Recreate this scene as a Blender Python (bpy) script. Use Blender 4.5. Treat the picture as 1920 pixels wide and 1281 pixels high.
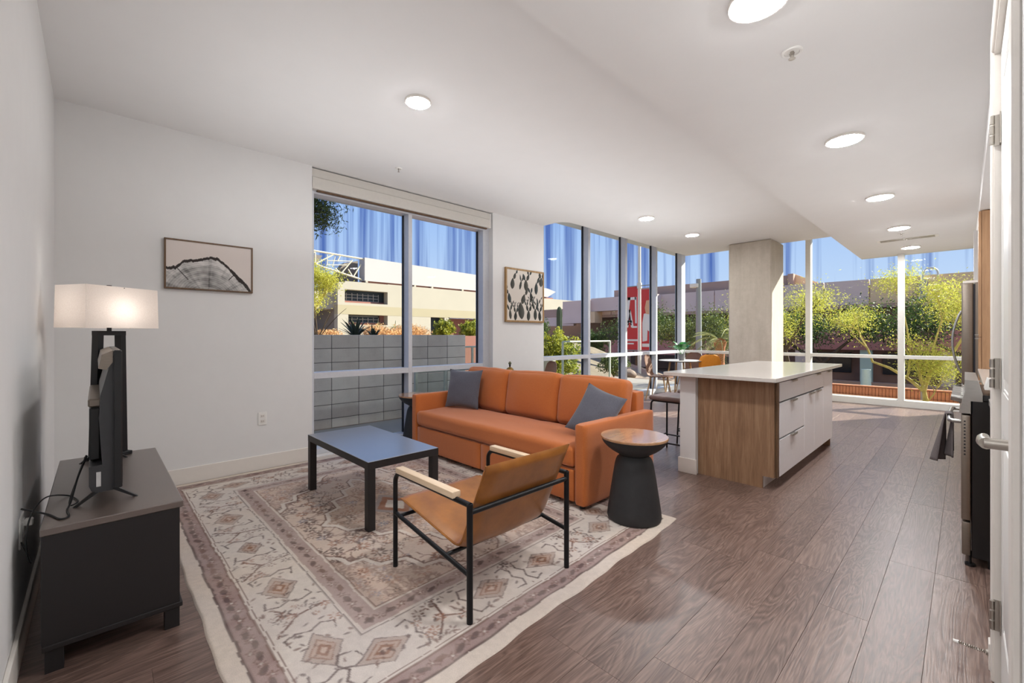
import bpy, bmesh, math, random
import numpy as np
from mathutils import Vector, Matrix, Euler, noise
R_ = math.radians
PI = math.pi
random.seed(7)
sc = bpy.context.scene
COL = sc.collection
for o in list(bpy.data.objects):
    bpy.data.objects.remove(o)

# ------------------------------------------------------------------ camera
cam_d = bpy.data.cameras.new('camera')
cam = bpy.data.objects.new('camera', cam_d)
COL.objects.link(cam)
cam.location = (0, 0, 1.25)
cam.rotation_euler = (R_(90), 0, R_(46.24))
cam_d.sensor_width = 36.0
cam_d.lens = 814.0 / 1920.0 * 36.0
cam_d.shift_y = -(640.5 - 630.0) / 1920.0
cam_d.clip_start = 0.05
cam_d.clip_end = 600
sc.camera = cam

# ------------------------------------------------------------------ view
sc.view_settings.view_transform = 'Standard'
sc.view_settings.look = 'None'
sc.view_settings.gamma = 1
sc.view_settings.use_curve_mapping = False
sc.view_settings.exposure = 0.08

# ------------------------------------------------------------------ nodes helper
class NT:
    def __init__(s, nt):
        s.nt = nt
    def n(s, t, **kw):
        nd = s.nt.nodes.new(t)
        for k, v in kw.items():
            setattr(nd, k, v)
        return nd
    def l(s, a, b):
        s.nt.links.new(a, b)
    def setv(s, sock, v):
        if hasattr(v, 'node'):
            s.l(v, sock)
        else:
            sock.default_value = v
    def math(s, op, a, b=None, c=None, clamp=False):
        nd = s.n('ShaderNodeMath', operation=op, use_clamp=clamp)
        s.setv(nd.inputs[0], a)
        if b is not None: s.setv(nd.inputs[1], b)
        if c is not None: s.setv(nd.inputs[2], c)
        return nd.outputs[0]
    def mix(s, f, a, b, mode='MIX'):
        nd = s.n('ShaderNodeMix', data_type='RGBA', blend_type=mode)
        s.setv(nd.inputs['Factor'], f)
        s.setv(nd.inputs[6], a if hasattr(a, 'node') else c4(a))
        s.setv(nd.inputs[7], b if hasattr(b, 'node') else c4(b))
        return nd.outputs[2]
    def ramp(s, f, stops):
        nd = s.n('ShaderNodeValToRGB')
        s.l(f, nd.inputs[0])
        els = nd.color_ramp.elements
        while len(els) > 1:
            els.remove(els[-1])
        els[0].position = stops[0][0]; els[0].color = c4(stops[0][1])
        for p, c in stops[1:]:
            e = els.new(p); e.color = c4(c)
        return nd.outputs[0]
    def noise(s, vec, scale, detail=3, rough=0.5, dist=0.0):
        nd = s.n('ShaderNodeTexNoise')
        if vec is not None: s.l(vec, nd.inputs['Vector'])
        nd.inputs['Scale'].default_value = scale
        nd.inputs['Detail'].default_value = detail
        nd.inputs['Roughness'].default_value = rough
        nd.inputs['Distortion'].default_value = dist
        return nd.outputs['Fac']
    def mapping(s, vec, scale=(1, 1, 1), loc=(0, 0, 0)):
        nd = s.n('ShaderNodeMapping')
        s.l(vec, nd.inputs[0])
        nd.inputs['Scale'].default_value = scale
        nd.inputs['Location'].default_value = loc
        return nd.outputs[0]

def lin(c):
    return c / 12.92 if c <= 0.04045 else ((c + 0.055) / 1.055) ** 2.4
def rgb(r, g, b):
    return (lin(r / 255), lin(g / 255), lin(b / 255))
def c4(c):
    return (c[0], c[1], c[2], 1.0) if len(c) == 3 else tuple(c)

# ------------------------------------------------------------------ world: clear desert sky with thin vertical veils
w = bpy.data.worlds.new('sky')
sc.world = w
w.use_nodes = True
W = NT(w.node_tree)
w.node_tree.nodes.clear()
tc = W.n('ShaderNodeTexCoord')
sep = W.n('ShaderNodeSeparateXYZ')
W.l(tc.outputs['Generated'], sep.inputs[0])
az = W.math('ARCTAN2', sep.outputs[1], sep.outputs[0])
el = sep.outputs[2]
comb = W.n('ShaderNodeCombineXYZ')
W.l(W.math('MULTIPLY', az, 20.0), comb.inputs[0])
W.l(W.math('MULTIPLY', el, 0.45), comb.inputs[1])
n1 = W.noise(comb.outputs[0], 1.5, 4, 0.62)
n2 = W.noise(comb.outputs[0], 0.16, 2, 0.5)
st = W.math('ADD', W.math('MULTIPLY', n1, 1.5), W.math('MULTIPLY', n2, 0.3))
toward_sun = W.math('MAXIMUM', W.math('COSINE', W.math('SUBTRACT', az, 1.05)), 0.0)
st = W.math('ADD', st, W.math('MULTIPLY', W.math('POWER', toward_sun, 1.5), 0.16))
veil = W.ramp(st, [(0.76, (0, 0, 0)), (1.20, (1, 1, 1))])
blue = W.ramp(el, [(0.0, rgb(118, 146, 206)), (0.15, rgb(88, 116, 188)), (0.7, rgb(84, 114, 190))])
pale = W.ramp(el, [(0.0, rgb(214, 230, 255)), (0.25, rgb(170, 200, 250)), (0.7, rgb(150, 185, 245))])
skyc = W.mix(veil, blue, pale)
bg = W.n('ShaderNodeBackground')
W.l(skyc, bg.inputs[0])
bg.inputs[1].default_value = 1.0
wo = W.n('ShaderNodeOutputWorld')
W.l(bg.outputs[0], wo.inputs[0])

# ------------------------------------------------------------------ sun
SUN_DIR = Vector((-0.57, -1.0, -0.65)).normalized()
sd = bpy.data.lights.new('sun', 'SUN')
sd.energy = 12.5
sd.angle = R_(0.6)
sd.color = (1.0, 0.93, 0.82)
so = bpy.data.objects.new('sun', sd)
so.rotation_euler = SUN_DIR.to_track_quat('-Z', 'Y').to_euler()
so.location = (20, 20, 20)
COL.objects.link(so)

LAMP_STRENGTH = 215.0
def area_light(name, loc, rot, sx, sy, energy, color=(1, 0.96, 0.92)):
    d = bpy.data.lights.new(name, 'AREA')
    d.shape = 'RECTANGLE'; d.size = sx; d.size_y = sy
    d.energy = energy; d.color = color
    o = bpy.data.objects.new(name, d)
    o.location = loc; o.rotation_euler = rot
    COL.objects.link(o)
    return o
# added fill lights, no real lamps: large, aimed straight up to brighten the ceiling
area_light('fill_light_living', (-3.2, 3.8, 1.95), (R_(180), 0, 0), 1.8, 6.6, 31, (0.97, 0.985, 1.0))
area_light('fill_light_kitchen', (-0.55, 4.6, 1.85), (R_(180), 0, 0), 1.0, 8.6, 13, (0.97, 0.985, 1.0))
area_light('fill_light_hall', (-0.6, -1.2, 1.6), (R_(180), 0, 0), 1.1, 1.6, 16, (0.97, 0.985, 1.0))

# ------------------------------------------------------------------ materials
M = {}
def mat(name):
    m = bpy.data.materials.new(name)
    m.use_nodes = True
    nt = m.node_tree
    nt.nodes.clear()
    N = NT(nt)
    out = N.n('ShaderNodeOutputMaterial')
    p = N.n('ShaderNodeBsdfPrincipled')
    N.l(p.outputs[0], out.inputs[0])
    M[name] = m
    return N, p, out
def bump(N, p, h, strength=0.2, dist=0.01):
    b = N.n('ShaderNodeBump')
    b.inputs['Strength'].default_value = strength
    b.inputs['Distance'].default_value = dist
    N.l(h, b.inputs['Height'])
    N.l(b.outputs[0], p.inputs['Normal'])
def plain(name, c, rough=0.5, metal=0.0, var=0.06, scale=30, bmp=0.0, spec=0.5, stretch=(1, 1, 1)):
    N, p, out = mat(name)
    t = N.n('ShaderNodeTexCoord')
    v = N.mapping(t.outputs['Object'], stretch)
    f = N.noise(v, scale, 4, 0.55)
    c = c[:3]
    lo = tuple(x * (1 - var) for x in c); hi = tuple(min(1, x * (1 + var)) for x in c)
    N.l(N.ramp(f, [(0.3, lo), (0.7, hi)]), p.inputs['Base Color'])
    p.inputs['Roughness'].default_value = rough
    p.inputs['Metallic'].default_value = metal
    p.inputs['Specular IOR Level'].default_value = spec
    if bmp: bump(N, p, f, bmp, 0.004)
    return M[name]

plain('wall_paint', rgb(224, 223, 222), 0.75, var=0.01, scale=8, spec=0.25)
plain('ceiling_paint', rgb(228, 227, 226), 0.85, var=0.008, scale=5, spec=0.2)
plain('trim_paint', rgb(226, 220, 213), 0.45, var=0.01)
plain('door_paint', rgb(228, 226, 222), 0.4, var=0.01)
plain('frame_metal', rgb(202, 204, 210), 0.4, 0.1, var=0.03)
plain('frame_white', rgb(218, 217, 212), 0.45, 0.0, var=0.02)
plain('gasket', rgb(28, 30, 38), 0.6, var=0.05)
plain('shade_fabric', rgb(205, 201, 194), 0.8, var=0.02)
plain('black_wood_top_lit', rgb(82, 67, 58), 0.45, var=0.12, scale=40, stretch=(1, 12, 12), bmp=0.05)  # the stand's black wood, painted lighter where light falls on the top
plain('black_wood', rgb(30, 27, 28), 0.5, var=0.12, scale=40, stretch=(1, 12, 12), bmp=0.05)
plain('table_top_sheen', rgb(84, 86, 94), 0.28, var=0.06, scale=20, stretch=(1, 20, 1))  # black table; window sheen painted in as a lighter base colour
plain('black_metal', rgb(26, 27, 30), 0.42, 0.4, var=0.08)
plain('black_plastic', rgb(27, 28, 30), 0.35, var=0.06)
plain('dark_grey_plastic', rgb(52, 53, 56), 0.35, var=0.05)
plain('silver_label', rgb(200, 200, 200), 0.4)
plain('black_concrete', rgb(40, 40, 42), 0.62, var=0.12, scale=25, bmp=0.08)
plain('steel', rgb(172, 170, 166), 0.3, 0.9, var=0.05, stretch=(1, 1, 12))
plain('steel_dark', rgb(138, 128, 118), 0.36, 0.7, var=0.05, stretch=(1, 1, 12))
plain('nickel', rgb(176, 170, 162), 0.3, 0.9, var=0.03)
plain('white_plastic', rgb(232, 230, 226), 0.45, var=0.01)
plain('cabinet_grey', rgb(236, 234, 237), 0.35, var=0.015)
plain('quartz', rgb(214, 208, 202), 0.12, var=0.03, scale=60)
plain('towel', rgb(96, 88, 88), 0.95, var=0.1, scale=200, bmp=0.3)
plain('black_enamel', rgb(16, 16, 18), 0.3, var=0.05)
plain('gold_metal', rgb(150, 118, 60), 0.35, 0.8, var=0.1)
plain('figurine_green', rgb(84, 86, 58), 0.6, var=0.1)
plain('brown_leather', rgb(112, 80, 64), 0.5, var=0.06)
plain('stool_leather', rgb(116, 96, 90), 0.5, var=0.05)
plain('orange_leather', rgb(222, 142, 44), 0.5, var=0.05)
plain('pot_grey', rgb(105, 104, 106), 0.7, var=0.05)
plain('soil', rgb(60, 45, 35), 0.95, var=0.2)
plain('houseplant_leaf', rgb(38, 118, 40), 0.4, var=0.2, scale=12)
plain('marble_white', rgb(225, 222, 220), 0.25, var=0.03)
# exterior
plain('stadium_white', rgb(184, 179, 175), 0.8, var=0.015, scale=0.3)
plain('stadium_cream', rgb(176, 168, 151), 0.85, var=0.03, scale=0.3)
plain('stadium_band', rgb(170, 159, 130), 0.85, var=0.03, scale=0.3)
plain('stadium_grey', rgb(128, 118, 108), 0.85, var=0.05, scale=0.5)
plain('stadium_red', rgb(150, 100, 88), 0.85, var=0.05)
plain('stadium_dark', rgb(46, 56, 60), 0.4, var=0.3, scale=0.6)
plain('beam_cream', rgb(222, 212, 180), 0.6, var=0.02)
plain('panel_mauve', rgb(232, 208, 196), 0.85, var=0.06, scale=0.5)
plain('panel_brown', rgb(190, 158, 140), 0.85, var=0.06, scale=0.5)
plain('panel_tan_sunlit', rgb(240, 208, 166), 0.85, var=0.05, scale=0.5)  # sunlight painted in as tan, the sun misses these faces
plain('panel_dark', rgb(122, 106, 98), 0.85, var=0.1, scale=0.5)
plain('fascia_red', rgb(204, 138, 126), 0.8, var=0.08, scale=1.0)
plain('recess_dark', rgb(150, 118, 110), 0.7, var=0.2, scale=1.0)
plain('glass_dark', rgb(24, 30, 44), 0.15, var=0.3)
plain('brick_red', rgb(212, 140, 104), 0.85, var=0.1, scale=10)
plain('mortar', rgb(120, 112, 106), 0.9, var=0.05)
plain('pillar_teal', rgb(200, 220, 208), 0.7, var=0.05)
plain('asphalt', rgb(120, 112, 108), 0.9, var=0.1)
plain('desert_ground', rgb(150, 130, 112), 0.95, var=0.18, scale=3)
plain('gravel', rgb(150, 138, 126), 0.95, var=0.3, scale=60, bmp=0.5)
plain('concrete_pale', rgb(160, 152, 142), 0.85, var=0.06, scale=3)
plain('rock', rgb(140, 122, 108), 0.9, var=0.25, scale=6, bmp=0.4)
plain('trunk_palo', rgb(188, 172, 100), 0.8, var=0.2, scale=10, bmp=0.2)
plain('trunk_dark', rgb(80, 66, 52), 0.9, var=0.2, scale=10, bmp=0.3)
plain('palm_trunk', rgb(178, 112, 78), 0.9, var=0.25, scale=14, bmp=0.4)
plain('saguaro', rgb(98, 112, 88), 0.85, var=0.12, scale=6)
plain('banner_red', rgb(206, 62, 62), 0.7, var=0.03)
plain('banner_white', rgb(236, 232, 228), 0.7, var=0.02)
plain('banner_black', rgb(40, 34, 40), 0.7)
plain('banner_skin', rgb(222, 176, 140), 0.7)
plain('pole_grey', rgb(150, 156, 156), 0.5, 0.3)
plain('pole_white', rgb(226, 224, 214), 0.5)
plain('rail_metal', rgb(196, 200, 188), 0.5, 0.2)

def leaf_mat(name, a, b, transl=0.35):
    N, p, out = mat(name)
    g = N.n('ShaderNodeNewGeometry')
    t = N.n('ShaderNodeTexCoord')
    f = N.noise(t.outputs['Object'], 2.2, 3, 0.6)
    rr = N.math('ADD', N.math('MULTIPLY', g.outputs['Random Per Island'], 0.6), N.math('MULTIPLY', f, 0.5))
    c = N.ramp(rr, [(0.15, a), (0.85, b)])
    N.l(c, p.inputs['Base Color'])
    p.inputs['Roughness'].default_value = 0.6
    tr = N.n('ShaderNodeBsdfTranslucent')
    N.l(c, tr.inputs[0])
    ms = N.n('ShaderNodeMixShader')
    ms.inputs[0].default_value = transl
    N.l(p.outputs[0], ms.inputs[1]); N.l(tr.outputs[0], ms.inputs[2])
    N.l(ms.outputs[0], out.inputs[0])
leaf_mat('leaf_yellow', rgb(146, 150, 46), rgb(226, 220, 96), 0.4)
leaf_mat('leaf_palo', rgb(146, 158, 62), rgb(226, 222, 104), 0.45)
leaf_mat('leaf_dark', rgb(34, 58, 36), rgb(110, 134, 64), 0.3)
leaf_mat('leaf_mesquite', rgb(52, 74, 50), rgb(128, 140, 62), 0.3)
leaf_mat('leaf_bush', rgb(66, 96, 40), rgb(204, 200, 70), 0.35)
leaf_mat('leaf_agave', rgb(46, 58, 48), rgb(96, 110, 84), 0.1)
leaf_mat('leaf_straw', rgb(196, 140, 96), rgb(232, 196, 140), 0.3)
leaf_mat('leaf_palm', rgb(110, 120, 70), rgb(200, 200, 130), 0.3)

# glass: thin architectural pane
def glass_mat(name, tint=(0.93, 0.96, 0.955), spec=1.0):
    m = bpy.data.materials.new(name)
    m.use_nodes = True
    nt = m.node_tree; nt.nodes.clear(); N = NT(nt)
    out = N.n('ShaderNodeOutputMaterial')
    t = N.n('ShaderNodeBsdfTransparent'); t.inputs[0].default_value = c4(tint)
    g = N.n('ShaderNodeBsdfGlossy'); g.inputs['Roughness'].default_value = 0.02
    ge = N.n('ShaderNodeNewGeometry')
    dt = N.n('ShaderNodeVectorMath', operation='DOT_PRODUCT')
    N.l(ge.outputs['Incoming'], dt.inputs[0]); N.l(ge.outputs['Normal'], dt.inputs[1])
    gz = N.math('SUBTRACT', 1.0, N.math('ABSOLUTE', dt.outputs['Value']))
    f = N.math('MULTIPLY', N.math('ADD', 0.04, N.math('MULTIPLY', 0.96, N.math('POWER', gz, 5.0))), spec, clamp=True)
    ms = N.n('ShaderNodeMixShader')
    N.l(f, ms.inputs[0]); N.l(t.outputs[0], ms.inputs[1]); N.l(g.outputs[0], ms.inputs[2])
    N.l(ms.outputs[0], out.inputs[0])
    M[name] = m
glass_mat('window_glass', spec=0.07)
glass_mat('rail_glass', (0.90, 0.94, 0.92), 0.5)

# fabric of the sofa
N, p, out = mat('orange_fabric')
t = N.n('ShaderNodeTexCoord')
f1 = N.noise(t.outputs['Object'], 420, 2, 0.5)
f2 = N.noise(t.outputs['Object'], 5, 3, 0.5)
c = N.ramp(f1, [(0.25, rgb(168, 86, 30)), (0.75, rgb(206, 118, 54))])
c = N.mix(N.math('MULTIPLY', f2, 0.25), c, rgb(184, 94, 32))
N.l(c, p.inputs['Base Color'])
p.inputs['Roughness'].default_value = 0.85
p.inputs['Sheen Weight'].default_value = 0.25
bump(N, p, f1, 0.25, 0.002)
# linen pillow
N, p, out = mat('grey_linen')
t = N.n('ShaderNodeTexCoord')
f1 = N.noise(N.mapping(t.outputs['Object'], (1, 1, 8)), 90, 3, 0.6)
f2 = N.noise(N.mapping(t.outputs['Object'], (8, 8, 1)), 90, 3, 0.6)
s = N.math('MULTIPLY', N.math('ADD', f1, f2), 0.5)
N.l(N.ramp(s, [(0.3, rgb(62, 62, 70)), (0.7, rgb(104, 104, 116))]), p.inputs['Base Color'])
p.inputs['Roughness'].default_value = 0.9
p.inputs['Sheen Weight'].default_value = 0.3
bump(N, p, s, 0.5, 0.004)
# tan leather
N, p, out = mat('tan_leather')
t = N.n('ShaderNodeTexCoord')
f1 = N.noise(t.outputs['Object'], 6, 4, 0.6)
f2 = N.noise(t.outputs['Object'], 160, 3, 0.6)
N.l(N.ramp(f1, [(0.3, rgb(136, 82, 30)), (0.7, rgb(172, 110, 48))]), p.inputs['Base Color'])
p.inputs['Roughness'].default_value = 0.34
bump(N, p, f2, 0.12, 0.002)
# woods
def wood(name, cols, rough=0.45, scale=3.0, axis='z', bmp=0.06, ring=0.0):
    N, p, out = mat(name)
    t = N.n('ShaderNodeTexCoord')
    s = {'x': (0.12, 1.6, 1.6), 'y': (1.6, 0.12, 1.6), 'z': (1.6, 1.6, 0.12)}[axis]
    v = N.mapping(t.outputs['Object'], s)
    f = N.noise(v, scale * 4, 6, 0.6, 0.6)
    f2 = N.noise(v, scale * 22, 3, 0.6)
    ff = N.math('ADD', N.math('MULTIPLY', f, 0.75), N.math('MULTIPLY', f2, 0.25))
    N.l(N.ramp(ff, [(0.32, cols[0]), (0.5, cols[1]), (0.68, cols[2])]), p.inputs['Base Color'])
    p.inputs['Roughness'].default_value = rough
    bump(N, p, ff, bmp, 0.004)
wood('island_wood', (rgb(118, 88, 64), rgb(148, 115, 87), rgb(172, 140, 110)), 0.5, 3)
wood('cabinet_wood', (rgb(140, 104, 74), rgb(162, 124, 90), rgb(178, 140, 104)), 0.5, 3)
wood('beech', (rgb(214, 184, 150), rgb(228, 202, 170), rgb(238, 216, 188)), 0.45, 4, 'x')
wood('side_table_wood', (rgb(150, 104, 70), rgb(184, 138, 98), rgb(208, 168, 128)), 0.25, 2.0, 'y')
wood('frame_wood', (rgb(128, 96, 54), rgb(156, 122, 76), rgb(176, 140, 92)), 0.5, 4)
wood('frame_wood_dark', (rgb(78, 56, 38), rgb(100, 74, 50), rgb(120, 90, 62)), 0.5, 4)
wood('chair_wood', (rgb(150, 118, 80), rgb(176, 142, 100), rgb(196, 164, 122)), 0.5, 4)
# floor planks
N, p, out = mat('plank')
oi = N.n('ShaderNodeObjectInfo')
t = N.n('ShaderNodeTexCoord')
cm = N.n('ShaderNodeCombineXYZ')
N.l(N.math('MULTIPLY', oi.outputs['Random'], 40), cm.inputs[0])
N.l(N.math('MULTIPLY', oi.outputs['Random'], 93), cm.inputs[1])
va = N.n('ShaderNodeVectorMath', operation='ADD')
N.l(t.outputs['Object'], va.inputs[0]); N.l(cm.outputs[0], va.inputs[1])
v1 = N.mapping(va.outputs[0], (5.5, 0.55, 1))
f1 = N.noise(v1, 1.6, 3, 0.55, 1.2)
rings = N.math('FRACT', N.math('MULTIPLY', f1, 13.0))
rings = N.math('ABSOLUTE', N.math('SUBTRACT', rings, 0.5))
v2 = N.mapping(va.outputs[0], (60, 2.2, 1))
f2 = N.noise(v2, 2.5, 5, 0.65)
g = N.math('ADD', N.math('MULTIPLY', rings, 0.42), N.math('MULTIPLY', f2, 0.66))
g = N.math('ADD', g, N.math('MULTIPLY', N.math('SUBTRACT', oi.outputs['Random'], 0.5), 0.12))
N.l(N.ramp(g, [(0.22, rgb(80, 62, 55)), (0.45, rgb(114, 92, 83)), (0.72, rgb(152, 128, 116))]), p.inputs['Base Color'])
N.l(N.math('ADD', 0.23, N.math('MULTIPLY', f2, 0.2)), p.inputs['Roughness'])
p.inputs['Specular IOR Level'].default_value = 0.65
bump(N, p, g, 0.22, 0.003)
plain('subfloor', rgb(80, 64, 58), 0.9)
# concrete of the column
N, p, out = mat('concrete')
t = N.n('ShaderNodeTexCoord')
f1 = N.noise(N.mapping(t.outputs['Object'], (3, 3, 1)), 1.6, 6, 0.65)
f2 = N.noise(N.mapping(t.outputs['Object'], (9, 9, 0.5)), 1.2, 4, 0.6)
f3 = N.noise(t.outputs['Object'], 14, 4, 0.7)
g = N.math('ADD', N.math('MULTIPLY', f1, 0.5), N.math('ADD', N.math('MULTIPLY', f2, 0.25), N.math('MULTIPLY', f3, 0.25)))
N.l(N.ramp(g, [(0.30, rgb(168, 157, 142)), (0.5, rgb(184, 174, 160)), (0.72, rgb(202, 193, 180))]), p.inputs['Base Color'])
p.inputs['Roughness'].default_value = 0.85
bump(N, p, g, 0.25, 0.008)
# cmu block
N, p, out = mat('block_grey')
oi = N.n('ShaderNodeObjectInfo')
t = N.n('ShaderNodeTexCoord')
f1 = N.noise(t.outputs['Object'], 90, 4, 0.7)
f2 = N.noise(t.outputs['Object'], 4, 3, 0.6)
g = N.math('ADD', N.math('MULTIPLY', f1, 0.35), N.math('ADD', N.math('MULTIPLY', f2, 0.4), N.math('MULTIPLY', oi.outputs['Random'], 0.25)))
N.l(N.ramp(g, [(0.25, rgb(204, 190, 182)), (0.75, rgb(246, 234, 226))]), p.inputs['Base Color'])
p.inputs['Roughness'].default_value = 0.95
bump(N, p, f1, 0.4, 0.006)
# lamp shade and emitters
def emit(name, c, s):
    N, p, out = mat(name)
    p.inputs['Base Color'].default_value = c4(c)
    p.inputs['Emission Color'].default_value = c4(c)
    p.inputs['Emission Strength'].default_value = s
emit('ceiling_lamp_glow', (0.98, 0.985, 0.985), LAMP_STRENGTH)
emit('bulb_glow', (1.0, 0.92, 0.84), 17.0)
N, p, out = mat('lamp_shade_fabric')
t = N.n('ShaderNodeTexCoord')
f = N.noise(t.outputs['Object'], 300, 2, 0.5)
cc = N.ramp(f, [(0.3, rgb(232, 222, 214)), (0.7, rgb(244, 236, 230))])
N.l(cc, p.inputs['Base Color'])
p.inputs['Roughness'].default_value = 0.9
tr = N.n('ShaderNodeBsdfTranslucent'); N.l(cc, tr.inputs[0])
ms = N.n('ShaderNodeMixShader'); ms.inputs[0].default_value = 0.55
N.l(p.outputs[0], ms.inputs[1]); N.l(tr.outputs[0], ms.inputs[2]); N.l(ms.outputs[0], out.inputs[0])
# painted print (colour attribute)
def attr_mat(name, rough=0.9, weave=0.0):
    N, p, out = mat(name)
    a = N.n('ShaderNodeAttribute'); a.attribute_name = 'print'
    t = N.n('ShaderNodeTexCoord')
    f = N.noise(t.outputs['Object'], 260, 3, 0.6)
    c = N.mix(0.22, a.outputs['Color'], N.ramp(f, [(0.3, (0.25, 0.25, 0.25)), (0.7, (1, 1, 1))]), 'MULTIPLY') if weave else a.outputs['Color']
    N.l(c, p.inputs['Base Color'])
    p.inputs['Roughness'].default_value = rough
    p.inputs['Specular IOR Level'].default_value = 0.2
    if weave: bump(N, p, f, weave, 0.004)
attr_mat('rug_pile', 0.95, 0.4)
attr_mat('art_print', 0.7)

for nm_, w_, io_, ro_ in (('table_top_sheen', 1.0, 4.6, 0.28), ('black_wood_top_lit', 1.0, 2.0, 0.4), ('side_table_wood', 0.9, 1.9, 0.15), ('tan_leather', 0.25, 1.5, 0.25)):
    pb_ = [n_ for n_ in M[nm_].node_tree.nodes if n_.type == 'BSDF_PRINCIPLED'][0]
    pb_.inputs['Coat Weight'].default_value = w_; pb_.inputs['Coat IOR'].default_value = io_; pb_.inputs['Coat Roughness'].default_value = ro_
# ------------------------------------------------------------------ mesh builder
class B:
    def __init__(s, off=(0, 0, 0)):
        s.bm = bmesh.new(); s.off = Vector(off)
    def box(s, x0, x1, y0, y1, z0, z1, bev=0.0, seg=1):
        vs = [s.bm.verts.new((x, y, z)) for x in (x0, x1) for y in (y0, y1) for z in (z0, z1)]
        idx = [(0, 1, 3, 2), (4, 6, 7, 5), (0, 4, 5, 1), (2, 3, 7, 6), (0, 2, 6, 4), (1, 5, 7, 3)]
        fs = [s.bm.faces.new([vs[i] for i in q]) for q in idx]
        if bev > 0:
            es = list({e for f in fs for e in f.edges})
            bmesh.ops.bevel(s.bm, geom=es, offset=bev, segments=seg, affect='EDGES', profile=0.5)
        return s
    def xbox(s, mtx, sx, sy, sz, bev=0.0, seg=1):
        n0 = len(s.bm.verts)
        keep = set(s.bm.verts)
        s.box(-sx / 2, sx / 2, -sy / 2, sy / 2, -sz / 2, sz / 2, bev, seg)
        new = [v for v in s.bm.verts if v not in keep]
        bmesh.ops.transform(s.bm, matrix=mtx, verts=new)
        return s
    def ring(s, c, ax, r, n, r2=None):
        ax = Vector(ax).normalized()
        up = Vector((0, 0, 1)) if abs(ax.z) < 0.9 else Vector((0, 1, 0))
        a = ax.cross(up).normalized(); b = ax.cross(a).normalized()
        r2 = r if r2 is None else r2
        return [s.bm.verts.new(Vector(c) + a * math.cos(2 * PI * i / n) * r + b * math.sin(2 * PI * i / n) * r2) for i in range(n)]
    def bridge(s, A, Bv):
        n = len(A)
        for i in range(n):
            s.bm.faces.new((A[i], A[(i + 1) % n], Bv[(i + 1) % n], Bv[i]))
    def cyl(s, p0, p1, r0, r1=None, n=12, cap=True):
        r1 = r0 if r1 is None else r1
        p0 = Vector(p0); p1 = Vector(p1); ax = p1 - p0
        A = s.ring(p0, ax, r0, n); C = s.ring(p1, ax, r1, n)
        s.bridge(A, C)
        if cap:
            s.bm.faces.new(list(reversed(A))); s.bm.faces.new(C)
        return s
    def tube(s, pts, r, n=8, cap=True):
        pts = [Vector(q) for q in pts]
        rs = r if isinstance(r, (list, tuple)) else [r] * len(pts)
        prev = None; a = None
        for i, q in enumerate(pts):
            if i == 0: d = pts[1] - q
            elif i == len(pts) - 1: d = q - pts[i - 1]
            else: d = (pts[i + 1] - q).normalized() + (q - pts[i - 1]).normalized()
            d.normalize()
            if a is None:
                up = Vector((0, 0, 1)) if abs(d.z) < 0.9 else Vector((0, 1, 0))
                a = d.cross(up).normalized()
            else:
                a = (a - d * a.dot(d)).normalized()
            b = d.cross(a)
            R = [s.bm.verts.new(q + a * math.cos(2 * PI * k / n) * rs[i] + b * math.sin(2 * PI * k / n) * rs[i]) for k in range(n)]
            if prev: s.bridge(prev, R)
            elif cap: s.bm.faces.new(list(reversed(R)))
            prev = R
        if cap: s.bm.faces.new(prev)
        return s
    def lathe(s, prof, c=(0, 0, 0), n=40, cap=True):
        prev = None
        for r, z in prof:
            R = [s.bm.verts.new((c[0] + r * math.cos(2 * PI * i / n), c[1] + r * math.sin(2 * PI * i / n), c[2] + z)) for i in range(n)]
            if prev: s.bridge(prev, R)
            elif cap: s.bm.faces.new(list(reversed(R)))
            prev = R
        if cap: s.bm.faces.new(prev)
        return s
    def prism(s, pts, axis, a0, a1):
        """extrude the polygon pts (2-D) along axis from a0 to a1"""
        def P(q, a):
            if axis == 'x': return (a, q[0], q[1])
            if axis == 'y': return (q[0], a, q[1])
            return (q[0], q[1], a)
        A = [s.bm.verts.new(P(q, a0)) for q in pts]; C = [s.bm.verts.new(P(q, a1)) for q in pts]
        s.bm.faces.new(A); s.bm.faces.new(list(reversed(C)))
        n = len(pts)
        for i in range(n):
            s.bm.faces.new((A[(i + 1) % n], A[i], C[i], C[(i + 1) % n]))
        return s
    def grid(s, fn, nu, nv, closed=False):
        V = [[s.bm.verts.new(fn(i / nu, j / nv)) for j in range(nv + 1)] for i in range(nu + 1)]
        for i in range(nu):
            for j in range(nv):
                s.bm.faces.new((V[i][j], V[i + 1][j], V[i + 1][j + 1], V[i][j + 1]))
        return V
    def build(s, name, m, parent=None, smooth=35, label=None, kind=None):
        bmesh.ops.remove_doubles(s.bm, verts=s.bm.verts, dist=1e-5)
        bmesh.ops.recalc_face_normals(s.bm, faces=s.bm.faces)
        if s.off.length: bmesh.ops.translate(s.bm, vec=-s.off, verts=s.bm.verts)
        me = bpy.data.meshes.new(name)
        s.bm.to_mesh(me); s.bm.free()
        if smooth:
            me.polygons.foreach_set('use_smooth', [True] * len(me.polygons))
            me.set_sharp_from_angle(angle=R_(smooth))
        me.materials.append(M[m] if isinstance(m, str) else m)
        o = bpy.data.objects.new(name, me)
        COL.objects.link(o)
        if parent: o.parent = parent
        else: o.location = s.off
        if label: o['label'] = label
        if kind: o['kind'] = kind
        return o

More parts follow.
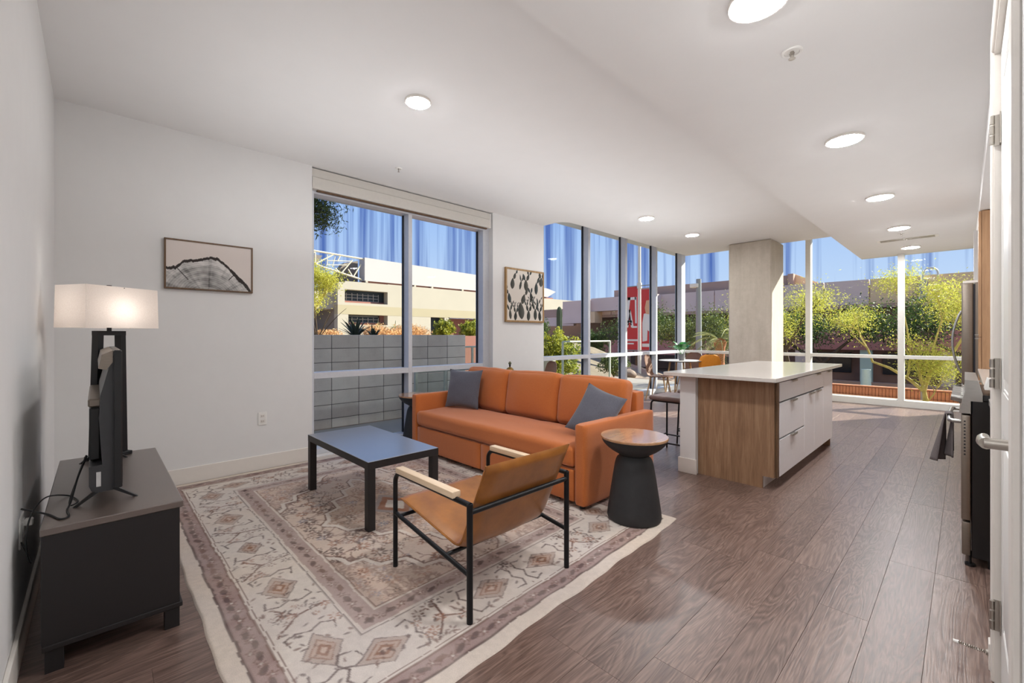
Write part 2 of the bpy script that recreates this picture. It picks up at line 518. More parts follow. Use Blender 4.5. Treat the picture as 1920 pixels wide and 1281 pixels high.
def softbox(b, c, size, r, bulge=(0, 0, 0), n=12, wr=0.0, seed=0, rot=None, wscale=5):
    """rounded, bulging, slightly wrinkled upholstery block"""
    hx, hy, hz = size[0] / 2, size[1] / 2, size[2] / 2
    keep = set(b.bm.verts)
    faces = []
    vm = {}
    def V(i, j, k):
        key = (i, j, k)
        if key not in vm:
            x, y, z = (2 * i / n - 1), (2 * j / n - 1), (2 * k / n - 1)
            # densify near the edges
            f = lambda t: math.copysign(1 - (1 - abs(t)) ** 1.5, t)
            x, y, z = f(x), f(y), f(z)
            px, py, pz = x * hx, y * hy, z * hz
            cx = max(-hx + r, min(hx - r, px)); cy = max(-hy + r, min(hy - r, py)); cz = max(-hz + r, min(hz - r, pz))
            d = Vector((px - cx, py - cy, pz - cz))
            if d.length > 1e-9:
                d = d.normalized() * r
                p = Vector((cx, cy, cz)) + d
            else:
                p = Vector((px, py, pz))
            ex, ey, ez = max(0, 1 - x * x), max(0, 1 - y * y), max(0, 1 - z * z)
            p.x += math.copysign(bulge[0] * ey * ez, x) * (abs(x) ** 2)
            p.y += math.copysign(bulge[1] * ex * ez, y) * (abs(y) ** 2)
            p.z += math.copysign(bulge[2] * ex * ey, z) * (abs(z) ** 2)
            if wr:
                q = p * wscale + Vector((seed * 3.1, seed * 1.7, seed))
                p += noise.noise_vector(q) * wr
            vm[key] = b.bm.verts.new(p)
        return vm[key]
    for a in range(n):
        for c2 in range(n):
            for k in (0, n):
                b.bm.faces.new((V(a, c2, k), V(a + 1, c2, k), V(a + 1, c2 + 1, k), V(a, c2 + 1, k)))
                b.bm.faces.new((V(a, k, c2), V(a + 1, k, c2), V(a + 1, k, c2 + 1), V(a, k, c2 + 1)))
                b.bm.faces.new((V(k, a, c2), V(k, a + 1, c2), V(k, a + 1, c2 + 1), V(k, a, c2 + 1)))
    new = [v for v in b.bm.verts if v not in keep]
    m = Matrix.Translation(Vector(c)) @ (rot.to_matrix().to_4x4() if rot else Matrix())
    bmesh.ops.transform(b.bm, matrix=m, verts=new)

def pillow(b, w, h, t, mtx, n=18, seed=0, wr=0.008):
    keep = set(b.bm.verts)
    for sgn in (1, -1):
        def fn(u, v):
            x, y = 2 * u - 1, 2 * v - 1
            k = (max(0, (1 - x * x)) * max(0, (1 - y * y))) ** 0.42
            px = x * w / 2 * (1 - 0.09 * (1 - y * y) * abs(x) ** 3)
            py = y * h / 2 * (1 - 0.09 * (1 - x * x) * abs(y) ** 3)
            nz = noise.noise(Vector((x * 2.3 + seed, y * 2.3, sgn * 2.0 + seed)))
            fold = math.sin((x + y * 0.3 + seed) * 9) * 0.25 * (abs(x * y))
            return (px, py, sgn * (t / 2 * k + wr * (nz + fold) * min(1, k * 3)))
        b.grid(fn, n, n)
    new = [v for v in b.bm.verts if v not in keep]
    bmesh.ops.transform(b.bm, matrix=mtx, verts=new)

def thing(name, label, cat, loc=(0, 0, 0), rotz=0.0, group=None):
    o = bpy.data.objects.new(name, None)
    o.empty_display_size = 0.1
    COL.objects.link(o)
    o.location = loc; o.rotation_euler = (0, 0, rotz)
    o['label'] = label; o['category'] = cat
    if group: o['group'] = group
    return o
def tag(o, label, cat, group=None):
    o['label'] = label; o['category'] = cat
    if group: o['group'] = group
    return o
def struct(o):
    o['kind'] = 'structure'
    return o
def dup(root, loc, rotz, label, group=None, scale=None):
    r = root.copy(); COL.objects.link(r)
    r.location = loc; r.rotation_euler = (0, 0, rotz)
    r['label'] = label
    if group: r['group'] = group
    if scale: r.scale = scale
    for ch in list(root.children):
        c = ch.copy(); COL.objects.link(c); c.parent = r
        for g2 in list(ch.children):
            d = g2.copy(); COL.objects.link(d); d.parent = c
    return r
def paint_obj(name, m, P, colfn, nu, nv, parent=None, thick=0.0):
    """grid sheet with per-corner print; P maps arrays u,v (0..1) to xyz, colfn maps them to linear rgb"""
    us, vs = np.meshgrid(np.linspace(0, 1, nu + 1), np.linspace(0, 1, nv + 1), indexing='ij')
    co = P(us, vs).reshape(-1, 3)
    col = colfn(us, vs).reshape(-1, 3)
    i, j = np.meshgrid(np.arange(nu), np.arange(nv), indexing='ij')
    a = (i * (nv + 1) + j).ravel()
    faces = np.stack([a, a + nv + 1, a + nv + 2, a + 1], 1)
    me = bpy.data.meshes.new(name)
    me.vertices.add(len(co)); me.vertices.foreach_set('co', co.astype(np.float32).ravel())
    me.loops.add(faces.size); me.loops.foreach_set('vertex_index', faces.ravel().astype(np.int32))
    me.polygons.add(len(faces)); me.polygons.foreach_set('loop_start', np.arange(0, faces.size, 4, dtype=np.int32))
    me.update(calc_edges=True)
    at = me.color_attributes.new('print', 'FLOAT_COLOR', 'POINT')
    c4_ = np.ones((len(col), 4), np.float32); c4_[:, :3] = col
    at.data.foreach_set('color', c4_.ravel())
    me.polygons.foreach_set('use_smooth', [True] * len(me.polygons))
    me.materials.append(M[m]); me.update()
    o = bpy.data.objects.new(name, me); COL.objects.link(o)
    if parent: o.parent = parent
    return o

# ================================================================== ROOM SHELL
XW = -4.56      # inner face of the window wall
YL = -0.22      # left wall
YF = 10.2       # front of the far glazing frames
XS = -1.35      # edge of the lower kitchen ceiling
ZH, ZK = 2.97, 2.69
XR = 0.10       # kitchen / door wall plane
XK = 0.78       # back wall of the kitchen
YH = -2.4       # end of the entry hall

fl = B().box(-4.95, 1.2, -2.6, 10.5, -0.20, -0.0045).build('floor', 'subfloor', smooth=None)
struct(fl)
# vinyl planks
PW, PLn, GAP = 0.182, 1.22, 0.0004
mesh_cache = {}
def plank(x0, x1, y0, y1):
    key = (round(x1 - x0, 3), round(y1 - y0, 3))
    if key not in mesh_cache:
        b = B(); w_, l_ = key
        z0, z1, cvl = -0.0044, 0.0, 0.0005
        lo = [(-w_ / 2 + GAP, -l_ / 2 + GAP), (w_ / 2 - GAP, -l_ / 2 + GAP), (w_ / 2 - GAP, l_ / 2 - GAP), (-w_ / 2 + GAP, l_ / 2 - GAP)]
        A = [b.bm.verts.new((x, y, z0)) for x, y in lo]
        C = [b.bm.verts.new((x, y, z1 - 0.0006)) for x, y in lo]
        D = [b.bm.verts.new((x - math.copysign(cvl, x), y - math.copysign(cvl, y), z1)) for x, y in lo]
        b.bridge(A, C); b.bridge(C, D); b.bm.faces.new(D)
        me = bpy.data.meshes.new('plank')
        bmesh.ops.recalc_face_normals(b.bm, faces=b.bm.faces)
        b.bm.to_mesh(me); b.bm.free(); me.materials.append(M['plank'])
        mesh_cache[key] = me
    o = bpy.data.objects.new('plank', mesh_cache[key])
    COL.objects.link(o); o.parent = fl
    o.location = ((x0 + x1) / 2, (y0 + y1) / 2, 0)
rp = random.Random(3)
x = -4.66; ci = 0
while x < 0.80:
    x1 = min(x + PW, 0.80)
    y = YL - rp.choice([0.0, 0.25, 0.45, 0.65, 0.85, 1.0])
    if x > -1.6: y -= 1.22
    while y < YF:
        y1 = y + PLn
        if y1 > YF + 0.1: y1 = YF + 0.1
        if y1 - y > 0.05: plank(x, x1, y, y1)
        y = y1 if y1 < YF + 0.1 else 99
    x = x1

# ceilings
edge = [(-3.60, 9.20), (-3.98, 9.19), (-4.09, 9.13), (-4.14, 8.98), (-4.145, 8.6), (-4.145, 5.35), (-4.16, 5.18), (-4.22, 5.08), (-4.33, 5.05), (-4.50, 5.05)]
hi_poly = [(XS + 0.005, YL - 0.1), (XS + 0.005, 9.20)] + edge + [(-4.60, 5.05), (-4.60, 4.1), (-4.82, 4.0), (-4.82, 1.5), (-4.60, 1.4), (-4.60, YL - 0.1)]
cl = B().prism(hi_poly, 'z', ZH, 3.22).build('ceiling', 'ceiling_paint', smooth=None)
struct(cl)
lo_c = B().box(XS, 1.2, -2.6, 10.42, ZK, 3.22).build('ceiling', 'ceiling_paint', cl, smooth=None)
lo_c.name = 'lower_ceiling'
B().box(-4.95, XS, 5.05, 10.5, 3.22, 3.4).box(-4.95, 1.2, -2.6, 5.05, 3.22, 3.4).box(XS, 1.2, 5.05, 10.5, 3.22, 3.4).build('pocket_slab', 'ceiling_paint', cl, smooth=None)
B().box(0.10, XK, 2.46, 10.2, 2.52, ZK).build('bulkhead', 'ceiling_paint', cl, smooth=None)

# walls
struct(B().box(-4.95, XS, YL - 0.15, YL, -0.1, 3.3).build('wall_left', 'wall_paint', smooth=None))
struct(B().box(XS - 0.15, XS, YH, YL - 0.15, -0.1, 3.0).build('wall_hall_left', 'wall_paint', smooth=None))
struct(B().box(XS - 0.15, 1.2, YH - 0.15, YH, -0.1, 3.0).build('wall_back', 'wall_paint', smooth=None))
struct(B().box(-4.84, XW, YL - 0.1, 1.574, -0.1, 3.25).build('wall_window_side', 'wall_paint', smooth=None))
struct(B().box(-4.84, XW, 3.996, 5.05, -0.1, 3.25).build('wall_pier', 'wall_paint', smooth=None))
struct(B().box(-4.84, -4.55, 1.574, 3.996, -0.1, 0.02).build('wall_window_sill', 'trim_paint', smooth=None))
# right wall with the doorway (opening y 1.42..2.335, z 0..2.27)
XD = 0.078      # plane of the wall that holds the door
struct(B().box(XD, XR + 0.13, YH, 1.40, -0.1, 3.0).box(XD, XR + 0.13, 2.345, 2.46, -0.1, 2.72).box(XD, XR + 0.13, 1.40, 2.345, 2.275, 2.72).build('wall_right', 'wall_paint', smooth=None))
struct(B().box(XK, XK + 0.15, 2.3, 10.4, -0.1, 3.0).box(0.23, XK, 2.36, 2.46, -0.1, 3.0).build('wall_kitchen', 'wall_paint', smooth=None))
struct(B().box(0.07, XK, 7.64, 7.74, 0, 2.52).build('wall_fridge_side', 'wall_paint', smooth=None))
# upper storeys and an added unseen wing, shaped to block the sun
up = B().box(-5.0, 14.0, -9.0, 10.55, 3.42, 10.0).box(1.21, 14.0, -9.0, 10.5, -0.3, 3.42).box(1.21, 14.0, 10.55, 12.3, -1.2, 10.0).build('wall_storeys_sun_block', 'stadium_cream', smooth=None)
struct(up)

# baseboards
struct(B().box(XW, XW + 0.014, YL, 1.574, 0, 0.135, 0.003).build('baseboard_window_side', 'trim_paint'))
struct(B().box(XW, XS, YL, YL + 0.014, 0, 0.135, 0.003).build('baseboard_left', 'trim_paint'))
struct(B().box(XW, XW + 0.014, 3.996, 5.05, 0, 0.135, 0.003).build('baseboard_pier', 'trim_paint'))
struct(B().box(XD - 0.018, XD, 2.405, 2.465, 0, 0.10, 0.003).build('baseboard_right', 'trim_paint'))

# ------------------------------------------------------------------ window 1 (beside the sofa)
GX = -4.76      # plane of the glass
FX = -4.64      # inner face of the frames
w1 = B().box(-4.80, FX, 3.885, 3.996, 0.02, 2.97).build('window_1', 'frame_metal')
struct(w1)
def fmember(par, name, m, *bx):
    b = B()
    for q in bx: b.box(*q, 0.002)
    return b.build(name, m, par)
fmember(w1, 'jamb', 'frame_metal', (-4.80, FX, 1.574, 1.62, 0.02, 2.97))
fmember(w1, 'mullion', 'frame_metal', (-4.80, FX, 2.717, 2.768, 0.075, 2.72))
fmember(w1, 'transom', 'frame_metal', (-4.80, FX, 1.62, 2.717, 0.805, 0.868))
fmember(w1, 'transom', 'frame_metal', (-4.80, FX, 2.768, 3.885, 0.805, 0.868))
fmember(w1, 'sill_rail', 'frame_metal', (-4.80, FX, 1.62, 3.885, 0.02, 0.075))
fmember(w1, 'head_rail', 'frame_metal', (-4.80, FX, 1.62, 3.885, 2.72, 2.97))
for (a, b_) in ((1.62, 2.717), (2.768, 3.885)):
    for (c, d) in ((0.075, 0.805), (0.868, 2.72)):
        B().box(GX - 0.004, GX + 0.004, a, b_, c, d).build('pane', 'window_glass', w1, smooth=None)
    B().box(GX - 0.02, GX + 0.012, b_ - 0.012, b_, 0.075, 2.72).build('gasket', 'gasket', w1, smooth=None)
# window 2: curtain wall along the dining corner
w2 = B().box(-4.80, FX, 5.05, 10.30, 0.0, 0.10, 0.002).build('window_2', 'frame_metal')
struct(w2)
ys2 = [5.08, 6.322, 7.545, 8.768, 9.99]
for i, y in enumerate(ys2):
    fmember(w2, 'mullion' if i < 4 else 'corner_post', 'frame_metal', (-4.80, FX, y, y + (0.064 if i < 4 else 0.20), 0.10, 3.22))
    if i:
        B().box(GX - 0.02, GX + 0.012, y - 0.014, y, 0.10, 3.22).build('gasket', 'gasket', w2, smooth=None)
for a, b_ in zip(ys2[:-1], ys2[1:]):
    fmember(w2, 'transom', 'frame_metal', (-4.80, FX, a + 0.064, b_, 0.850, 0.915))
    for c, d in ((0.10, 0.85), (0.915, 3.22)):
        B().box(GX - 0.004, GX + 0.004, a + 0.064, b_, c, d).build('pane', 'window_glass', w2, smooth=None)
# window 3: far glazing
GY = 10.32
w3 = B().box(-4.80, 1.0, YF, 10.40, 0.0, 0.115, 0.003).build('window_3', 'frame_white')
struct(w3)
xs3 = [-4.64, -3.584, -2.204, -0.826, 0.56]
for i, x in enumerate(xs3):
    if i: fmember(w3, 'mullion', 'frame_white', (x, x + 0.085, YF, 10.36, 0.115, 3.22 if x < XS else ZK))
xs3e = [-4.80] + xs3[1:]
for a, b_ in zip(xs3e[:-1], xs3e[1:]):
    a2 = a + 0.085 if a > -4.7 else a
    top = 3.22 if a < XS - 0.9 else ZK
    fmember(w3, 'transom', 'frame_white', (a2, b_, YF + 0.01, 10.36, 0.845, 0.905))
    B().box(a2, b_, GY - 0.004, GY + 0.004, 0.115, 0.845).build('pane', 'window_glass', w3, smooth=None)
    B().box(a2, b_, GY - 0.004, GY + 0.004, 0.905, 3.22).build('pane', 'window_glass', w3, smooth=None)

# roller shade cassette over window 1
ct = thing('roller_shade', 'white roller shade cassette fixed across the top of the window beside the sofa', 'window shade', (-4.60, 2.78, 2.75))
b = B((-4.60, 2.78, 2.75))
prof = [(-4.66, 2.75), (-4.575, 2.75), (-4.566, 2.765), (-4.566, 2.862), (-4.575, 2.872), (-4.582, 2.955), (-4.66, 2.955)]
b.prism(prof, 'y', 1.58, 3.955)
b.build('cassette', 'shade_fabric', ct, 20)
B((-4.60, 2.78, 2.75)).box(-4.66, -4.572, 3.957, 3.972, 2.752, 2.95, 0.002).build('end_cap', 'white_plastic', ct)
B((-4.60, 2.78, 2.75)).box(-4.635, -4.60, 1.64, 3.93, 2.735, 2.752, 0.003).build('bottom_bar', 'frame_wood_dark', ct)

# concrete column
col = B((-2.725, 8.97, 0)).box(-3.085, -2.366, 8.60, 9.34, 0, 2.97, 0.018).build('concrete_column', 'concrete', smooth=None)
tag(col, 'square grey concrete column standing behind the kitchen island', 'column')

# ================================================================== CEILING FIXTURES
def ceil_light(loc, label, r):
    t = thing('ceiling_light', label, 'ceiling light', loc, 0, 'round ceiling lights')
    B().lathe([(r * 1.02, 0.0), (r * 1.02, -0.012), (r, -0.017), (r * 0.93, -0.0175)], n=40).build('rim', 'trim_paint', t)
    B().lathe([(r * 0.93, -0.0168), (r * 0.90, -0.020), (r * 0.5, -0.0215)], n=40).build('diffuser', 'ceiling_lamp_glow', t)
    return t
L0 = ceil_light((-0.615, 2.05, ZK), 'round white ceiling light at the top edge of the photo, nearest to the camera', 0.115)
names_k = ['second round light of the kitchen row, counted from the camera', 'third round light of the kitchen row, counted from the camera',
           'fourth round light of the kitchen row, just before the ceiling vent', 'last and smallest light of the kitchen row, beyond the ceiling vent']
for y, nm in zip((3.945, 5.84, 7.69, 9.50), names_k):
    dup(L0, (-0.61, y, ZK), 0, nm)
dup(L0, (-2.77, 1.70, ZH), 0, 'round ceiling light above the living area near the tree-ring picture', scale=(0.8, 0.8, 1))
dup(L0, (-3.21, 5.78, ZH), 0, 'round light on the higher ceiling, left one of the two before the column', scale=(0.95, 0.95, 1))
dup(L0, (-3.20, 7.29, ZH), 0, 'round light on the higher ceiling, right one of the two before the column', scale=(0.95, 0.95, 1))
dup(L0, (-0.6, -1.3, ZK), 0, 'round ceiling light added unseen behind the camera to brighten the room')  # extra lamp out of view, added for more room light
def sprinkler(loc, label, r):
    t = thing('fire_sprinkler', label, 'sprinkler', loc, 0, 'ceiling sprinklers')
    B().lathe([(r, 0), (r, -0.004), (r * 0.88, -0.009), (r * 0.72, -0.008), (r * 0.66, -0.002)], n=28).build('escutcheon', 'white_plastic', t)
    b = B(); b.cyl((0, 0, -0.001), (0, 0, -0.022), 0.009)
    b.cyl((0.011, 0, -0.008), (0.004, 0, -0.035), 0.002, n=6).cyl((-0.011, 0, -0.008), (-0.004, 0, -0.035), 0.002, n=6)
    b.build('frame', 'nickel', t)
    B().lathe([(0.004, -0.034), (0.016, -0.036), (0.016, -0.038), (0.002, -0.040)], n=16).build('deflector', 'nickel', t)
    return t
s0 = sprinkler((-0.607, 2.544, ZK), 'white ringed fire sprinkler behind the nearest kitchen ceiling light', 0.048)
dup(s0, (-4.02, 2.24, ZH), 0, 'small sprinkler on the ceiling in front of the roller shade', scale=(0.7, 0.7, 1))
dup(s0, (-0.62, 8.15, ZK), 0, 'tiny sprinkler between the fourth kitchen light and the vent', scale=(0.8, 0.8, 1))
v = thing('ceiling_vent', 'white slotted air vent in the kitchen ceiling', 'vent', (-0.60, 8.66, ZK))
b = B().box(-0.34, 0.34, -0.10, 0.10, -0.006, 0, 0.002).build('plate', 'white_plastic', v)
for yy in (-0.045, 0.045):
    B().box(-0.30, 0.30, yy - 0.028, yy + 0.028, -0.0075, -0.0061).build('slot', 'steel_dark', v)

# ================================================================== RUG
def vnoise(x, y, s, seed):
    rg = np.random.RandomState(seed)
    g = rg.rand(64, 64)
    xs, ys = x * s, y * s
    xi, yi = np.floor(xs).astype(int), np.floor(ys).astype(int)
    fx, fy = xs - xi, ys - yi
    fx = fx * fx * (3 - 2 * fx); fy = fy * fy * (3 - 2 * fy)
    G = lambda a, c: g[a % 64, c % 64]
    return (G(xi, yi) * (1 - fx) + G(xi + 1, yi) * fx) * (1 - fy) + (G(xi, yi + 1) * (1 - fx) + G(xi + 1, yi + 1) * fx) * fy
def fbm(x, y, s, seed):
    return 0.5 * vnoise(x, y, s, seed) + 0.28 * vnoise(x, y, s * 2.1, seed + 1) + 0.22 * vnoise(x, y, s * 4.3, seed + 2)
CL = lambda *c: np.array(rgb(*c))
RW, RH = 3.26, 2.53
rgc = [(-4.53, 0.33), (-1.25, 0.33), (-1.355, 2.86), (-4.53, 2.86)]
class Draw:
    def __init__(s, X, Y, C):
        s.X, s.Y, s.C = X, Y, C
        s.hx = X[:, 0]; s.hy = Y[0, :]
    def win(s, x0, x1, y0, y1):
        i0, i1 = np.searchsorted(s.hx, [x0, x1]); j0, j1 = np.searchsorted(s.hy, [y0, y1])
        return slice(max(0, i0), i1), slice(max(0, j0), j1)
    def put(s, sl, m, c, a=1.0):
        m = np.clip(m, 0, 1)[..., None] * a
        s.C[sl] = s.C[sl] * (1 - m) + np.asarray(c) * m
    def seg(s, p, q, w, c, a=1.0):
        sl = s.win(min(p[0], q[0]) - w - .01, max(p[0], q[0]) + w + .01, min(p[1], q[1]) - w - .01, max(p[1], q[1]) + w + .01)
        X, Y = s.X[sl], s.Y[sl]
        if X.size == 0: return
        dx, dy = q[0] - p[0], q[1] - p[1]
        L = dx * dx + dy * dy + 1e-9
        t = np.clip(((X - p[0]) * dx + (Y - p[1]) * dy) / L, 0, 1)
        d = np.hypot(X - p[0] - t * dx, Y - p[1] - t * dy)
        s.put(sl, (w - d) / 0.004 + 0.5, c, a)
    def poly(s, pts, w, c, a=1.0):
        for p, q in zip(pts[:-1], pts[1:]): s.seg(p, q, w, c, a)
    def ell(s, x, y, rx, ry, ang, c, a=1.0):
        r = max(rx, ry) + .01
        sl = s.win(x - r, x + r, y - r, y + r)
        X, Y = s.X[sl] - x, s.Y[sl] - y
        if X.size == 0: return
        u = X * math.cos(ang) + Y * math.sin(ang); v = -X * math.sin(ang) + Y * math.cos(ang)
        d = (1 - np.sqrt((u / rx) ** 2 + (v / ry) ** 2)) * min(rx, ry)
        s.put(sl, d / 0.004 + 0.5, c, a)
    def dia(s, x, y, rx, ry, c, a=1.0):
        sl = s.win(x - rx - .01, x + rx + .01, y - ry - .01, y + ry + .01)
        X, Y = np.abs(s.X[sl] - x), np.abs(s.Y[sl] - y)
        if X.size == 0: return
        s.put(sl, (1 - X / rx - Y / ry) * min(rx, ry) / 0.004 + 0.5, c, a)
    def flower(s, x, y, r, c, c2, n=8, rr=None):
        for k in range(n):
            t = 2 * PI * k / n + r * 7
            s.ell(x + math.cos(t) * r * 0.66, y + math.sin(t) * r * 0.66, r * 0.34, r * 0.16, t, c, 0.85)
        s.ell(x, y, r * 0.26, r * 0.26, 0, c2, 0.9)
def rug_colour(us, vs):
    X = us * RW; Y = vs * RH
    mx = np.minimum(X, RW - X); my = np.minimum(Y, RH - Y)
    # quarter drawing, mirrored
    hx = np.linspace(0, RW / 2, 340); hy = np.linspace(0, RH / 2, 264)
    QX, QY = np.meshgrid(hx, hy, indexing='ij')
    D = np.minimum(QX, QY)
    cream, ivory = CL(206, 192, 180), CL(214, 203, 192)
    mauve, brown, dark = CL(142, 116, 112), CL(116, 86, 76), CL(84, 64, 62)
    rust, peach, blue = CL(160, 112, 88), CL(208, 180, 160), CL(140, 138, 150)
    C = np.zeros(QX.shape + (3,)); C[:] = cream
    n = fbm(QX, QY, 2.2, 5)[..., None]
    C[:] = cream * (1 - n) + peach * n
    dr = Draw(QX, QY, C)
    b0, b1, b2, b3 = 0.075, 0.165, 0.475, 0.585
    rr = random.Random(11)
    # ---- field vines and flowers
    def vine(p, ang, L, w, depth):
        pts = [p]
        for k in range(int(L / 0.03)):
            ang += rr.uniform(-0.55, 0.55)
            p = (p[0] + 0.03 * math.cos(ang), p[1] + 0.03 * math.sin(ang)); pts.append(p)
        dr.poly(pts, w, brown, 0.8)
        for q in pts[2::3]:
            a2 = rr.uniform(0, 6.28); r2 = rr.uniform(0.012, 0.022)
            dr.ell(q[0] + math.cos(a2) * r2 * 1.3, q[1] + math.sin(a2) * r2 * 1.3, r2, r2 * 0.4, a2, rr.choice([dark, brown, mauve]), 0.8)
        if rr.random() < 0.8: dr.flower(p[0], p[1], rr.uniform(0.03, 0.055), rr.choice([brown, dark, rust, mauve]), ivory)
        if depth:
            for _ in range(2): vine(pts[rr.randrange(len(pts))], ang + rr.choice([-1.3, 1.3]), L * 0.6, w * 0.8, depth - 1)
    for _ in range(40):
        vine((rr.uniform(0.58, RW / 2), rr.uniform(0.58, RH / 2)), rr.uniform(0, 6.28), rr.uniform(0.12, 0.34), 0.0036, 1)
    for _ in range(110):
        dr.flower(rr.uniform(0.58, RW / 2), rr.uniform(0.58, RH / 2), rr.uniform(0.016, 0.034), rr.choice([brown, dark, rust, blue]), ivory, 6)
    # ---- spandrel in the corner of the field
    cx, cy = b3, b3
    stp = [(cx + 0.62, cy), (cx + 0.56, cy + 0.06), (cx + 0.46, cy + 0.08), (cx + 0.46, cy + 0.16), (cx + 0.34, cy + 0.20), (cx + 0.30, cy + 0.34), (cx + 0.16, cy + 0.36), (cx + 0.14, cy + 0.46), (cx + 0.05, cy + 0.50), (cx, cy + 0.56)]
    inside = ((QX - cx) / 0.56 + (QY - cy) / 0.50 < 1.0) & (QX > cx) & (QY > cy)
    C[inside] = C[inside] * 0.5 + np.asarray(CL(200, 174, 158)) * 0.5
    for _ in range(40):
        fx_, fy_ = rr.uniform(cx, cx + 0.5), rr.uniform(cy, cy + 0.45)
        if (fx_ - cx) / 0.5 + (fy_ - cy) / 0.45 < 1: dr.flower(fx_, fy_, rr.uniform(0.014, 0.03), rr.choice([brown, rust, dark, blue]), peach, 6)
    dr.poly(stp, 0.013, ivory); dr.poly([(p[0] + .016, p[1] + .016) for p in stp], 0.0045, brown)
    # ---- centre medallion
    mX, mY = RW / 2, RH / 2
    sl = (np.abs(QX - mX) / 0.74 + np.abs(QY - mY) / 0.50) < 1
    C[sl] = C[sl] * 0.6 + np.asarray(CL(196, 170, 152)) * 0.4
    for _ in range(46):
        fx_, fy_ = mX - rr.uniform(0, 0.6), mY - rr.uniform(0, 0.42)
        if (mX - fx_) / 0.66 + (mY - fy_) / 0.42 < 1: dr.flower(fx_, fy_, rr.uniform(0.018, 0.036), rr.choice([brown, rust, dark, blue]), ivory, 7)
    mp = [(mX - 0.76, mY), (mX - 0.70, mY - 0.05), (mX - 0.58, mY - 0.07), (mX - 0.55, mY - 0.17), (mX - 0.42, mY - 0.19), (mX - 0.38, mY - 0.31), (mX - 0.22, mY - 0.33), (mX - 0.18, mY - 0.43), (mX - 0.06, mY - 0.46), (mX, mY - 0.52)]
    dr.poly(mp, 0.013, ivory); dr.poly([(p[0] - .015, p[1] - .015) for p in mp], 0.0045, brown)
    dr.dia(mX, mY, 0.26, 0.19, CL(164, 154, 150)); dr.dia(mX, mY, 0.20, 0.14, rust); dr.dia(mX, mY, 0.12, 0.08, ivory)
    # ---- borders
    bd = (D < b3)
    C[bd] = ivory
    g2 = (D > b2) & (D < b3)
    nn = fbm(QX, QY, 6, 9)
    C[g2] = np.asarray(CL(172, 150, 142)); g1 = (D > b0) & (D < b1); C[g1] = np.asarray(CL(160, 136, 130))
    C[D < b0] = np.asarray(CL(214, 200, 186))
    def along(fn, step, L, start):
        k = start
        while k < L: fn(k); k += step
    mid = (b0 + b1) / 2; mid2 = (b2 + b3) / 2; mB = (b1 + b2) / 2
    for horiz in (True, False):
        L = RW / 2 if horiz else RH / 2
        T = (lambda a, c: (a, c)) if horiz else (lambda a, c: (c, a))
        def blob(m_, step, r):
            k = m_
            while k < L + r:
                p = T(k, m_ + rr.uniform(-.01, .01))
                dr.ell(p[0], p[1], r * 1.2, r * .55, (0 if horiz else PI / 2) + rr.uniform(-.5, .5), rr.choice([dark, brown, dark]), .8)
                p2 = T(k + step / 2, m_ + rr.uniform(-.02, .02)); dr.flower(p2[0], p2[1], r * .9, brown, ivory, 5)
                k += step
        blob(mid, 0.085, 0.024); blob(mid2, 0.11, 0.024)
        # zig-zag vine on the guards
        for m_ in (mid, mid2):
            z = [T(m_ + i * 0.035, m_ + (0.02 if i % 2 else -0.02)) for i in range(int(L / 0.035) + 2)]
            dr.poly(z, 0.003, CL(118, 92, 84), .6)
        # main border: medallions joined by stems
        k = b1 + 0.33; first = True; i = 0
        while k < L + 0.1:
            p = T(k, mB)
            rx, ry = (0.125, 0.085) if horiz else (0.085, 0.125)
            dr.dia(p[0], p[1], rx, ry, dark, .8); dr.dia(p[0], p[1], rx * .93, ry * .93, CL(184, 166, 154)); dr.dia(p[0], p[1], rx * .66, ry * .66, CL(150, 116, 98)); dr.dia(p[0], p[1], rx * .58, ry * .58, CL(186, 162, 146)); dr.dia(p[0], p[1], rx * .38, ry * .38, CL(150, 112, 92)); dr.dia(p[0], p[1], rx * .2, ry * .2, CL(196, 172, 156))
            for _ in range(7):
                q = T(k + rr.uniform(-.07, .07), mB + rr.uniform(-.04, .04)); dr.ell(q[0], q[1], 0.008, 0.004, rr.uniform(0, 3), brown, .7)
            for s_ in (-1, 1):
                sp = [T(k + s_ * 0.10, mB + 0.09), T(k + s_ * 0.15, mB + 0.10), T(k + s_ * 0.17, mB + 0.05), T(k + s_ * 0.145, mB), T(k + s_ * 0.17, mB - 0.05), T(k + s_ * 0.15, mB - 0.10), T(k + s_ * 0.10, mB - 0.09)]
                dr.poly(sp, 0.0045, dark, .85)
            # branch between medallions
            c0 = k + 0.29
            dr.poly([T(c0 - 0.10, mB - 0.11), T(c0, mB), T(c0 + 0.02, mB + 0.13)], 0.0048, brown)
            dr.poly([T(c0, mB), T(c0 + 0.10, mB - 0.07)], 0.0048, brown)
            for _ in range(17):
                q = T(c0 + rr.uniform(-.13, .13), mB + rr.uniform(-.12, .12))
                dr.flower(q[0], q[1], rr.uniform(0.016, 0.034), rr.choice([brown, dark, rust, mauve]), ivory, 6)
            for _ in range(30):
                q = T(k + rr.uniform(-.25, .4), mB + rr.uniform(-.135, .135))
                a_ = rr.uniform(0, 3.1)
                dr.ell(q[0], q[1], 0.014, 0.006, a_, rr.choice([brown, dark]), .75)
            k += 0.58; i += 1
    for d0, w_, cc_ in ((b0, 0.006, dark), (b1, 0.005, brown), (b1 + 0.018, 0.0025, brown), (b2, 0.009, ivory), (b2 - 0.010, 0.003, dark), (b3, 0.006, ivory), (b3 + .01, 0.003, brown)):
        m_ = np.clip((w_ - np.abs(D - d0)) / 0.004 + .5, 0, 1)[..., None] * .85
        C[:] = C * (1 - m_) + cc_ * m_
    # sample the mirrored quarter
    wx_ = (fbm(X, Y, 8, 61) - .5) * .016; wy_ = (fbm(X, Y, 8, 71) - .5) * .016
